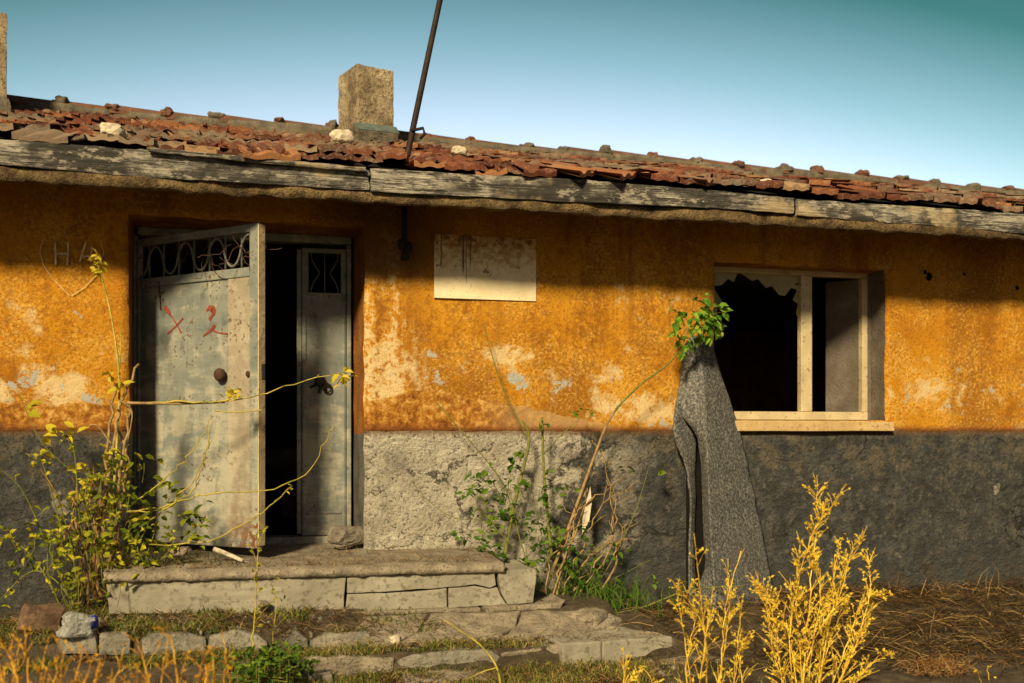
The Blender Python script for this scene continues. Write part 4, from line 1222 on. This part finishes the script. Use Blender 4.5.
# ------------------------------------------------------------------ plants
def spline(P, k=6):
    P = [Vector(p) for p in P]
    if len(P) < 3: return [P[0].lerp(P[-1], i / k) for i in range(k + 1)]
    out = []
    for i in range(len(P) - 1):
        p0, p1, p2, p3 = P[max(i-1, 0)], P[i], P[i+1], P[min(i+2, len(P)-1)]
        for j in range(k):
            t = j / k
            out.append(.5 * ((2*p1) + (p2 - p0)*t + (2*p0 - 5*p1 + 4*p2 - p3)*t*t + (3*p1 - p0 - 3*p2 + p3)*t**3))
    return out + [P[-1]]
def pxpath(pts, Y0, Y1=None):
    n = len(pts); Y1 = Y0 if Y1 is None else Y1
    return spline([wp(p[0], p[1], Y0 + (Y1 - Y0) * i / max(1, n - 1)) for i, p in enumerate(pts)])
def wob(P, a):
    return [p + Vector((random.gauss(0, a), random.gauss(0, a), random.gauss(0, a * .5))) if 0 < i < len(P) - 1 else p for i, p in enumerate(P)]
def rdir(up=.3):
    a = random.uniform(0, 6.283); z = random.uniform(-.6, 1) + up
    return Vector((math.cos(a), math.sin(a) * .8, z)).normalized()
def rup(): return Vector((random.uniform(-.6, .6), random.uniform(-.8, .2), random.uniform(.2, 1))).normalized()
def tuft(lm, p, n, L, W, spread=.03, up=.1, rnd=None):
    for _ in range(n):
        q = p + Vector((random.gauss(0, spread), random.gauss(0, spread), random.gauss(0, spread)))
        lm.leaf(q, rdir(up), rup(), L * random.uniform(.6, 1.2), W * random.uniform(.6, 1.2), rnd)

# --- tall shrub left of the door
random.seed(31)
sh = thing('straggling_shrub', wp(85, 606, -.5), 'tall straggling shrub with yellowing leaves left of the door, long branches crossing the leaf', 'shrub')
gs, ds, ys, lv, dl = MB(), MB(), MB(), MB(), MB()
p = pxpath([(108, 590), (112, 520), (117, 440), (119, 375), (110, 310), (97, 262)], -.5, -.35); ys.tube(p, .011, .004)
tuft(lv, p[-1], 16, .06, .035, .022, .2, .95); tuft(lv, p[-1] - Vector((0, 0, .05)), 8, .055, .03, .02, -.4, .85)
p2 = pxpath([(119, 375), (121, 345), (119, 320)], -.45); ys.tube(p2, .004, .002)
for pts in ([(96, 600), (104, 520), (112, 450), (122, 400), (139, 364)], [(88, 600), (96, 540), (104, 470), (112, 405), (118, 380)], [(100, 600), (98, 560), (116, 500), (126, 440), (130, 405)], [(80, 604), (92, 560), (100, 500)], [(108, 600), (112, 545), (122, 500), (127, 455), (118, 430)]):
    ds.tube(wob(pxpath(pts, -.5, -.4), .008), random.uniform(.009, .015), .007, 7)
for pts in ([(112, 445), (96, 425), (84, 430)], [(118, 410), (104, 398), (96, 402)], [(120, 400), (132, 412), (128, 440)]):
    ds.tube(pxpath(pts, -.45), .006, .003)
br_ = [[(128, 402), (175, 402), (232, 401), (285, 386), (346, 371)], [(118, 512), (160, 508), (206, 494), (265, 491), (310, 470), (333, 427)], [(122, 510), (160, 510), (190, 490), (204, 462), (210, 437)],
       [(140, 545), (200, 543), (240, 526), (282, 497), (288, 484)], [(130, 505), (165, 478), (192, 452), (214, 416)], [(150, 520), (175, 500), (200, 470), (212, 418)]]
for i, pts in enumerate(br_):
    p = pxpath(pts, -.5, -.75 if i < 4 else -.6); p = wob(p, .009); ys.tube(p, .0066 if i < 2 else .005, .0022, 6)
    for q in p[5::4]:
        if random.random() < .6: ys.tube([q, q + Vector((random.uniform(.01, .04), -.01, random.uniform(.01, .05)))], .003, .0015, 5)
ds.tube(pxpath([(126, 403), (175, 403.5), (225, 402)], -.505, -.6), .0085, .0075)
tuft(lv, wp(232, 396, -.62), 16, .06, .032, .03, .1, .93)
tuft(lv, wp(343, 379, -.74), 14, .065, .034, .022, -.5, .97)
tuft(lv, wp(345, 371, -.74), 4, .05, .028, .012, .6, .97)
tuft(lv, wp(287, 492, -.7), 3, .03, .015, .01, .0, .95)
ys.tube(pxpath([(215, 411), (240, 412), (262, 410)], -.7), .004, .003)
# outer green whips on the left
for pts in ([(70, 600), (45, 540), (22, 490), (-5, 465)], [(60, 602), (35, 560), (12, 540), (-6, 538)], [(85, 600), (62, 530), (45, 470), (38, 455)], [(80, 604), (70, 540), (55, 490)], [(95, 590), (80, 520), (74, 450), (60, 432)],
            [(110, 570), (140, 540), (152, 512)], [(105, 595), (140, 575), (180, 545), (196, 520)], [(90, 600), (120, 590), (140, 570), (152, 540), (158, 520)], [(110, 585), (160, 560), (175, 540)], [(75, 606), (55, 580), (30, 572), (0, 600)], [(112, 600), (100, 550), (86, 500), (90, 470)], [(60, 606), (48, 570), (50, 530)]):
    p = pxpath(pts, -.5, -.55 + random.uniform(-.2, .15)); gs.tube(p, .006, .0025, 5)
    for q in p[4::2]:
        if random.random() < .75: tuft(lv, q, random.randint(1, 3), .055, .03, .02, .0)
# leafy body: green-yellow clumps with gaps
for _ in range(84):
    t = random.random(); px = random.gauss(98, 34); py = random.triangular(430, 604, 560)
    if px > 150 and py < 480: continue
    if px > 205: continue
    q = wp(px, py, random.uniform(-.75, -.25))
    gs.tube([q + Vector((random.uniform(-.05, .05), random.uniform(-.05, .05), -.12)), q + Vector((0, 0, -.05)), q], .003, .002, 4)
    tuft(lv, q, random.randint(4, 8), random.uniform(.04, .075), .034, .038, .0, None if random.random() < .6 else random.uniform(0, .5))
for _ in range(16):
    q = wp(random.uniform(128, 200), random.uniform(485, 556), random.uniform(-.62, -.35)); tuft(lv, q, 6, .07, .036, .035, .0, random.uniform(0, .45))
for px, py in ((45, 436), (60, 434), (72, 431), (41, 455), (26, 411), (118, 385), (108, 376), (140, 520), (108, 455), (78, 470), (90, 482), (64, 500)):
    tuft(lv, wp(px, py, -.5), 4, .075, .045, .015, -.2, random.uniform(.75, 1) if px != 26 else .55)
gs.tube(pxpath([(70, 470), (40, 440), (20, 395), (22, 400)], -.5), .003, .002, 4)
for _ in range(120):
    q = wp(random.gauss(90, 16), random.triangular(470, 605, 560), random.uniform(-.6, -.4))
    dl.leaf(q, Vector((random.uniform(-.5, .5), random.uniform(-.4, .4), random.choice((-1, 1)))), rup(), random.uniform(.08, .2), .012)
gs.build('green_stems', M['stemgrn'], sh, True); ds.build('woody_stems', M['stemdry'], sh, True); ys.build('yellow_branches', M['stemyel'], sh, True)
lv.build('leaves', LY, sh); dl.build('dead_stalks', LD, sh)

# --- shrub in the corner right of the steps
random.seed(41)
cs = thing('wild_shrub', wp(575, 606, -.3), 'thin wild shrub with green whips and dry stalks growing between the steps and the mat', 'shrub')
gs, ds, lv, dl = MB(), MB(), MB(), MB()
gs.tube(pxpath([(504, 558), (515, 502), (529, 441), (522, 420)], -.20), .014, .007, 7)
gs.tube(pxpath([(529, 441), (514, 412), (501, 384), (491, 352), (484, 325)], -.20, -.14), .006, .003)
gs.tube(pxpath([(552, 560), (548, 520), (544, 475), (542, 417)], -.22), .012, .008, 7); tuft(lv, wp(543, 424, -.22), 8, .05, .02, .02, -.5, .3)
gs.tube(pxpath([(545, 452), (560, 436), (575, 423), (584, 412)], -.22), .004, .002); 
for px, py in ((577, 411), (584, 409), (590, 416), (580, 417)): tuft(lv, wp(px, py, -.22), 3, .05, .022, .008, .2, .7)
p = pxpath([(553, 570), (575, 510), (596, 452), (612, 415), (640, 385), (668, 364), (682, 345), (690, 325)], -.25, -.30); ds.tube(p[:20], .013, .008, 7); gs.tube(p[19:], .008, .004)
gs.tube(pxpath([(436, 402), (462, 432), (490, 465), (506, 490), (512, 515)], -.2), .004, .003)
gs.tube(pxpath([(412, 482), (430, 502), (455, 518), (490, 520)], -.15, -.2), .003, .002)  # thin tube drawn in place of a shadow line across the dado
for pts in ([(560, 600), (585, 540), (604, 505), (632, 490)], [(565, 600), (600, 555), (612, 520), (606, 470), (592, 440)], [(552, 600), (575, 520), (584, 500), (592, 470)], [(570, 596), (585, 560), (600, 552)], [(560, 570), (590, 500), (606, 495)], [(556, 600), (566, 540), (580, 505), (588, 480)], [(575, 600), (610, 545), (614, 500), (607, 480)], [(600, 590), (616, 560), (620, 540)], [(545, 600), (550, 560), (574, 525), (560, 500)], [(612, 560), (618, 545), (624, 522)]):
    P = wob(pxpath(pts, -.3, -.22), .012); ds.tube(P, random.uniform(.005, .009), .003, 6)
    for _ in range(3):
        b = random.choice(P[4:]); e = b + Vector((random.uniform(-.10, .16), random.uniform(-.1, .05), random.uniform(.03, .14))); ds.tube([b, b.lerp(e, .5) + Vector((0, 0, .01)), e], .0035, .002, 5)
for pts in ([(560, 600), (548, 560), (538, 520), (530, 480)], [(540, 595), (520, 540), (512, 500), (495, 470)], [(575, 600), (600, 580), (632, 520), (648, 470)], [(556, 600), (600, 585), (650, 560)], [(510, 545), (490, 520), (470, 505)]):
    gs.tube(pxpath(pts, -.25), .005, .002, 5)
dl.leaf(wp(582, 535, -.27), Vector((.25, 0, 1)), Vector((0, -1, .1)), .34, .05, .98, .1)
for px, py, n, s in ((497, 528, 10, .05), (492, 548, 10, .04), (503, 515, 7, .03), (473, 492, 4, .02), (486, 475, 4, .02), (467, 494, 3, .015), (461, 538, 6, .03), (515, 468, 4, .02), (500, 505, 8, .04), (520, 455, 3, .02), (560, 530, 5, .05), (575, 570, 10, .06), (545, 560, 8, .06), (530, 560, 8, .05), (600, 560, 6, .06), (626, 470, 3, .02), (664, 472, 3, .015), (655, 582, 3, .02), (560, 500, 3, .03), (475, 478, 3, .02)):
    tuft(lv, wp(px, py, -.24), int(n * 1.6), .068, .038, s, .0, random.uniform(.1, .9))
for _ in range(34):
    q = wp(random.gauss(520, 24), random.uniform(470, 585), random.uniform(-.36, -.16)); tuft(lv, q, random.randint(3, 6), .062, .034, .03, .0, random.uniform(.05, .9)); gs.tube([q, q + Vector((random.uniform(-.03, .05), .02, -.12))], .0025, .002, 4)
for _ in range(20):
    q = wp(random.gauss(590, 24), random.uniform(530, 600), random.uniform(-.4, -.2)); tuft(lv, q, 5, .06, .032, .035, .0, random.uniform(.05, .9)); gs.tube([q, q + Vector((-.02, .02, -.12))], .0025, .002, 4)
for px, py in ((478, 476), (484, 470), (470, 488), (516, 450)): gs.tube([wp(505, 505, -.22), wp((px + 505) / 2, (py + 500) / 2, -.22), wp(px, py, -.22)], .003, .0015, 4)
# maple-like bright spray at the tip of the long stem
bl = MB()
for _ in range(46):
    px = random.gauss(699, 12); py = random.gauss(318, 10)
    if px < 672 or px > 726: continue
    q = wp(px, py, random.uniform(-.42, -.22))
    d = Vector((random.uniform(-.6, .8), random.uniform(-.8, .1), random.uniform(-1.0, .15)))
    bl.leaf(q, d, rup(), random.uniform(.07, .12), random.uniform(.035, .055))
for px, py in ((688, 340), (694, 338), (702, 340), (708, 336), (676, 312), (680, 318), (674, 333), (682, 329), (679, 340), (686, 345), (683, 352), (718, 306), (722, 312), (720, 330), (716, 322), (697, 301), (706, 303)):
    q = wp(px, py, -.3)
    for _ in range(2): bl.leaf(q, Vector((random.uniform(-.6, .6), -.3, random.uniform(-.9, .2))), rup(), .08, .045)
for px, py in ((676, 312), (722, 312), (720, 332), (698, 302), (680, 338)): gs.tube([wp(690, 327, -.30), wp((px + 694) / 2, (py + 318) / 2, -.31), wp(px, py, -.3)], .003, .002, 4)
# rank grass at the foot
for _ in range(260):
    px = random.gauss(585, 38); py = random.uniform(585, 618)
    q = gp(px, py, -.53) if py > 600 else wp(px, 608, random.uniform(-.5, -.1))
    h = random.uniform(.10, .34); d = Vector((random.uniform(-.6, .6), random.uniform(-.3, .2), 1)).normalized()
    a = q + d * h * .5; b = a + (d + Vector((random.uniform(-.8, .8), 0, -.5))).normalized() * h * .5
    lv.add([q - Vector((.004, 0, 0)), q + Vector((.004, 0, 0)), a + Vector((.004, 0, 0)), a - Vector((.004, 0, 0)), b], [(0, 1, 2, 3), (3, 2, 4)], random.uniform(0, .8))
gs.tube(pxpath([(590, 618), (640, 608), (690, 590), (745, 586)], -.45), .006, .004)
gs.build('green_stems', M['stemgrn'], cs, True); ds.build('dry_stalks', M['stemdry'], cs, True); lv.build('leaves', LG, cs); dl.build('bleached_blade', M['pale'], cs); bl.build('tip_leaves', LB, cs)

# --- golden weeds in the foreground
def weed(name, label, cat, root, stems, Y, mats, group=None, r=.006, twig=7, leafn=3, leafL=.035, leafW=.02, seed=0, outline=None):
    random.seed(seed)
    o = thing(name, wp(root[0], root[1], Y), label, cat, group)
    s, l = MB(), MB()
    for pts in stems:
        P = pxpath(pts, Y + random.uniform(-.12, .12), Y + random.uniform(-.2, .2))
        P = wob(P, .0025)
        s.tube(P, r * random.uniform(.8, 1.2), r * .4, 6)
        n = len(P)
        for i in range(twig * (len(pts) - 1) // 2):
            k = random.randint(max(1, n // 5), n - 1); b = P[k]
            tan = (P[min(k+1, n-1)] - P[k-1]).normalized()
            d = (tan * .8 + Vector((random.uniform(-.9, .9), random.uniform(-.7, .7), random.uniform(-.1, .5)))).normalized()
            L = random.uniform(.03, .15) * (1.15 - .55 * k / n)
            e = b + d * L; mid = b + d * L * .5 + Vector((0, 0, .008))
            s.tube([b, mid, e], r * .45, r * .22, 5)
            for _ in range(random.randint(0 if k > .7 * n else 1, leafn) if k < .9 * n else random.randint(0, 1)):
                q = b.lerp(e, random.uniform(.4, 1.05))
                l.leaf(q, (d + rdir(.0) * .9), rup(), leafL * random.uniform(.6, 1.3), leafW * random.uniform(.6, 1.2))
        if random.random() < .8: tuft(l, P[-1], 3, leafL * .8, leafW * .7, .008, .4)
    s.build('stems', mats[0], o, True); l.build('leaves', mats[1], o)
    return o
GOLD = (M['stemgold'], LA)
big = [[(800, 720), (806, 640), (812, 570), (818, 522), (817, 488)], [(796, 720), (790, 640), (800, 575), (815, 530), (838, 498)], [(806, 720), (800, 650), (796, 600), (800, 545)], [(815, 720), (826, 640), (842, 580), (862, 540)], [(820, 720), (845, 650), (865, 600), (884, 598)],
       [(800, 720), (775, 660), (768, 610), (760, 592)], [(810, 720), (822, 650), (832, 590), (838, 545)], [(790, 720), (780, 670), (776, 640), (772, 610)], [(818, 720), (850, 660), (868, 600), (870, 562)], [(805, 720), (812, 650), (820, 600), (815, 560)], [(830, 720), (850, 690), (870, 665), (888, 656)], [(800, 720), (810, 650), (838, 600), (850, 555)],
       [(825, 720), (842, 680), (858, 640), (872, 610)], [(797, 720), (796, 680), (784, 620), (757, 585)], [(808, 720), (818, 690), (830, 640), (848, 600)]]
weed('golden_weed', 'big bushy sunlit golden weed in the foreground right of the mat', 'weed', (808, 720), big, -2.1, GOLD, 'golden weeds in the foreground', .0040, 34, 6, .019, .012, 51)
mid = [[(705, 730), (706, 650), (700, 590), (696, 552)], [(720, 730), (722, 650), (727, 600), (741, 551)], [(712, 730), (722, 660), (730, 610), (728, 572)], [(700, 730), (690, 680), (682, 620), (678, 604)], [(695, 730), (686, 670), (694, 625), (692, 615)], [(708, 640), (700, 620), (688, 600), (676, 585)], [(722, 730), (735, 680), (738, 640), (742, 600)], [(730, 730), (742, 690), (740, 660), (748, 640)], [(712, 730), (700, 690), (706, 640), (712, 600)]]
weed('golden_weed', 'smaller sparse golden weed in the foreground before the foot of the mat', 'weed', (710, 730), mid, -2.1, GOLD, 'golden weeds in the foreground', .0038, 17, 5, .019, .012, 52)
weed('golden_weed', 'tiny golden weed sprig left of the other golden weeds by the corner slab', 'weed', (624, 720), [[(622, 730), (624, 690), (623, 652)], [(626, 730), (634, 700), (640, 668)], [(620, 730), (618, 700), (630, 672)], [(632, 730), (648, 700), (652, 680)]], -2.1, GOLD, 'golden weeds in the foreground', .005, 6, 3, .028, .015, 53)
weed('golden_weed', 'tiny golden sprig at the lower right corner beside the rust coloured straw', 'weed', (985, 720), [[(986, 720), (982, 690), (978, 672)], [(992, 720), (990, 690), (988, 668)]], -2.1, GOLD, 'golden weeds in the foreground', .005, 3, 2, .025, .014, 54)
ORG = (M['stemorg'], LO)
specs = [(10, 'leftmost orange dry weed at the bottom left of the picture', [[(8, 730), (2, 680), (-6, 650)], [(14, 730), (20, 690), (10, 655)], [(12, 730), (8, 700), (24, 660)], [(4, 730), (-2, 700), (4, 670)]]),
         (30, 'orange dry weed with one tall straight stem before the brown block', [[(30, 730), (28, 680), (25, 634)], [(26, 730), (20, 690), (4, 645)], [(34, 730), (40, 690), (48, 640)], [(36, 730), (44, 700), (40, 668)]]),
         (62, 'orange dry weed before the crumpled plastic bottle', [[(62, 730), (60, 700), (64, 652)], [(66, 730), (74, 690), (84, 650)], [(58, 730), (54, 700), (60, 665)], [(70, 730), (84, 700), (90, 660)], [(60, 730), (68, 706), (76, 676)]]),
         (100, 'low orange dry weed before the second tread stone from the left', [[(98, 730), (94, 700), (100, 660)], [(104, 730), (110, 700), (120, 668)], [(100, 730), (88, 706), (80, 680)], [(108, 730), (118, 706), (126, 676)]]),
         (150, 'orange dry weed leaning left with bent stems before the middle tread stones', [[(158, 730), (150, 690), (138, 645)], [(162, 730), (160, 690), (166, 655)], [(152, 730), (140, 700), (134, 675)], [(160, 730), (150, 706), (146, 680)], [(166, 730), (172, 700), (176, 668)]]),
         (180, 'orange dry weed with hooked tip before the fourth tread stone', [[(184, 730), (178, 690), (172, 640), (165, 632)], [(186, 730), (196, 690), (206, 655)], [(180, 730), (190, 706), (186, 680)], [(188, 730), (200, 700), (204, 676)]]),
         (218, 'bushy orange dry weed, rightmost of the bottom left cluster', [[(216, 730), (214, 690), (212, 652)], [(220, 730), (224, 690), (226, 648)], [(212, 730), (204, 700), (208, 665)], [(224, 730), (230, 700), (228, 664)], [(216, 730), (220, 700), (218, 660)], [(210, 730), (200, 706), (192, 680)]])]
for i, (px, lab, st) in enumerate(specs):
    weed('orange_weed', lab, 'weed', (px, 850), [[(a[0][0], 800)] + a[1:] for a in st[:4]], -2.75 - .08 * (i % 3), ORG, 'orange dry weeds in the foreground', .0040, 7, 3, .020, .011, 60 + i)
# thin sprig before the landing, and the yellow blade
sp = weed('thin_sprig', 'single thin upright sprig with yellow leaf clusters before the landing', 'weed', (252, 645), [[(252, 648), (255, 610), (257, 570), (259, 532)]], -1.25, (M['stemyel'], LY), None, .0045, 10, 3, .035, .018, 71)
weed('thin_sprig', 'short faint sprig with pale leaves right of the taller thin sprig', 'weed', (274, 645), [[(272, 648), (276, 610), (277, 580)]], -1.0, (M['stemyel'], LY), None, .003, 8, 2, .03, .016, 72)
bl = MB()
P = pxpath([(502, 700), (497, 668), (480, 645), (456, 628), (444, 620)], -1.7, -1.5)
for i in range(len(P) - 1):
    pass
bl.tube(P, .007, .003, 5)
bl.tube(pxpath([(496, 668), (482, 672), (466, 680)], -1.7), .004, .002, 5)
tag(bl.build('grass_blade', M['stemyel'], smooth=True), 'long arching yellow grass blade before the lowest tread', 'grass blade')
lo = thing('leafy_weed', wp(262, 672, -1.3), 'low dark green leafy weed on the ground behind the orange weeds', 'weed')
random.seed(77); s, l = MB(), MB()
for _ in range(70):
    px, py = random.gauss(265, 20), random.gauss(664, 9)
    q = wp(px, py, random.uniform(-1.6, -1.25)); s.tube([wp(264, 678, -1.4), q - Vector((0, 0, .06)), q], .003, .002, 4); tuft(l, q, 4, .05, .026, .025, .1)
s.build('stems', M['stemgrn'], lo); l.build('leaves', LG, lo)

# --- ground cover and straw (stuff)
random.seed(81)
g = MB()
def blade(mb, q, h, wd, lean, rnd=None):
    d = Vector((random.gauss(0, lean), random.gauss(0, lean), 1)).normalized()
    a = q + d * h * .55; b = a + (d + Vector((random.gauss(0, lean * 1.5), random.gauss(0, lean), -.2))).normalized() * h * .5
    s = Vector((random.uniform(-1, 1), random.uniform(-.5, .5), 0)).normalized() * wd
    mb.add([q - s, q + s, a + s * .8, a - s * .8, b], [(0, 1, 2, 3), (3, 2, 4)], rnd)
def patch(px0, px1, py0, py1, n, h, zz, rr=(0, .85)):
    for _ in range(n):
        px, py = random.uniform(px0, px1), random.uniform(py0, py1)
        q = gp(px, py, zz); q.z = ground_z(q.x, q.y) - .005
        if nz(q.x, q.y, 2, 3.0) < -.22 + .3 * random.random(): continue
        blade(g, q, random.uniform(.4, 1.2) * h, .0028, .6, random.uniform(*rr))
patch(300, 480, 610, 634, 3600, .05, -.40, (0, .62))
patch(110, 330, 612, 640, 4600, .06, -.40, (0, .8))
patch(480, 640, 612, 640, 1200, .045, -.44, (.2, 1))
patch(280, 400, 648, 690, 4200, .075, -.60, (0, 1))
patch(400, 650, 660, 690, 4600, .075, -.64, (0, 1))
patch(0, 300, 650, 690, 5600, .08, -.58, (0, .9))
patch(0, 120, 615, 650, 1200, .07, -.50, (0, .6))
patch(600, 800, 640, 683, 1200, .05, -.62, (.3, 1))
for _ in range(420):                                     # green bits trailing over the landing's left end
    px, py = random.triangular(130, 245, 150), random.uniform(545, 566)
    q = gp(px, py, -.10); blade(g, q, random.uniform(.03, .08), .004, 1.2, random.uniform(0, .6))
tag(g.build('low_grass', GR), kind='stuff')
random.seed(85); gv = MB()
for _ in range(520):
    px, py = random.uniform(-20, 700), random.uniform(606, 686)
    q = gp(px, py, -.36 - .27 * (py - 606) / 60); q.z = ground_z(q.x, q.y) + .003
    r_ = random.choice((.004, .005, .007, .009, .012, .016)); n_ = 6
    top = [q + Vector((math.cos(i * 1.047 + r_ * 99) * r_ * random.uniform(.7, 1.2), math.sin(i * 1.047 + r_ * 99) * r_ * random.uniform(.7, 1.1), r_ * random.uniform(.2, .5))) for i in range(n_)]
    apex = q + Vector((random.uniform(-.3, .3) * r_, random.uniform(-.3, .3) * r_, r_ * random.uniform(.7, 1.1)))
    low_ = [Vector((p.x, p.y, q.z - r_)) for p in top]
    gv.add(top + low_ + [apex], [(i, (i + 1) % n_, 2 * n_) for i in range(n_)] + [(i + n_, (i + 1) % n_ + n_, (i + 1) % n_, i) for i in range(n_)])
tag(gv.build('gravel', M['rock']), kind='stuff')
random.seed(83)
st = MB()
def straw(q, L, ang, rnd=None, r=.0022):
    d = Vector((math.cos(ang), math.sin(ang) * .8, random.uniform(-.12, .35)))
    m1 = q + d * L * .5 + Vector((0, 0, random.uniform(0, .03)))
    st.tube([q, m1, q + d * L + Vector((0, 0, random.uniform(-.02, .03)))], r, r * .6, 3, rnd, False)
for _ in range(4200):
    px, py = random.uniform(640, 1080), random.triangular(588, 668, 612)
    if px < 760 and random.random() < .6: continue
    q = gp(px, py, -.62); 
    if q.y > -.06: q = Vector((q.x, random.uniform(-.3, -.05), 0))
    q.z = ground_z(q.x, q.y) + random.uniform(0, .06) * (1 if q.y > -1.2 else .3)
    straw(q, random.uniform(.06, .28), random.uniform(-3.2, 3.2))
for _ in range(120):
    q = wp(random.uniform(870, 1060), random.uniform(592, 604), random.uniform(-.5, -.08)); q.z = ground_z(q.x, q.y) + .02
    blade(st, q, random.uniform(.08, .28), .0025, .5, random.uniform(.3, 1))
for _ in range(420):
    px, py = random.uniform(110, 500), random.uniform(545, 574)
    q = gp(px, py, -.095); q = Vector((q.x, max(q.y, -.6), -.088 + .02 * q.y)); straw(q, random.uniform(.015, .07), random.uniform(-3.2, 3.2), random.uniform(.6, 1), .0018)
for _ in range(5000):
    px, py = random.uniform(-20, 660), random.uniform(606, 690)
    q = gp(px, py, -.36 - .24 * (py - 606) / 60); q.z = ground_z(q.x, q.y) + .004
    straw(q, random.uniform(.02, .12), random.uniform(-3.2, 3.2), random.random() ** .6, .0018)
tag(st.build('dry_straw', LS), kind='stuff')
random.seed(84); st = MB()
for _ in range(420):
    q = gp(random.gauss(938, 13), random.gauss(664, 4), -.62); q.z = ground_z(q.x, q.y) + random.uniform(0, .05)
    straw(q, random.uniform(.04, .12), random.uniform(-3.2, 3.2))
tag(st.build('straw_clump', LD), 'rust coloured clump of dead straw on the ground at the lower right', 'straw clump')
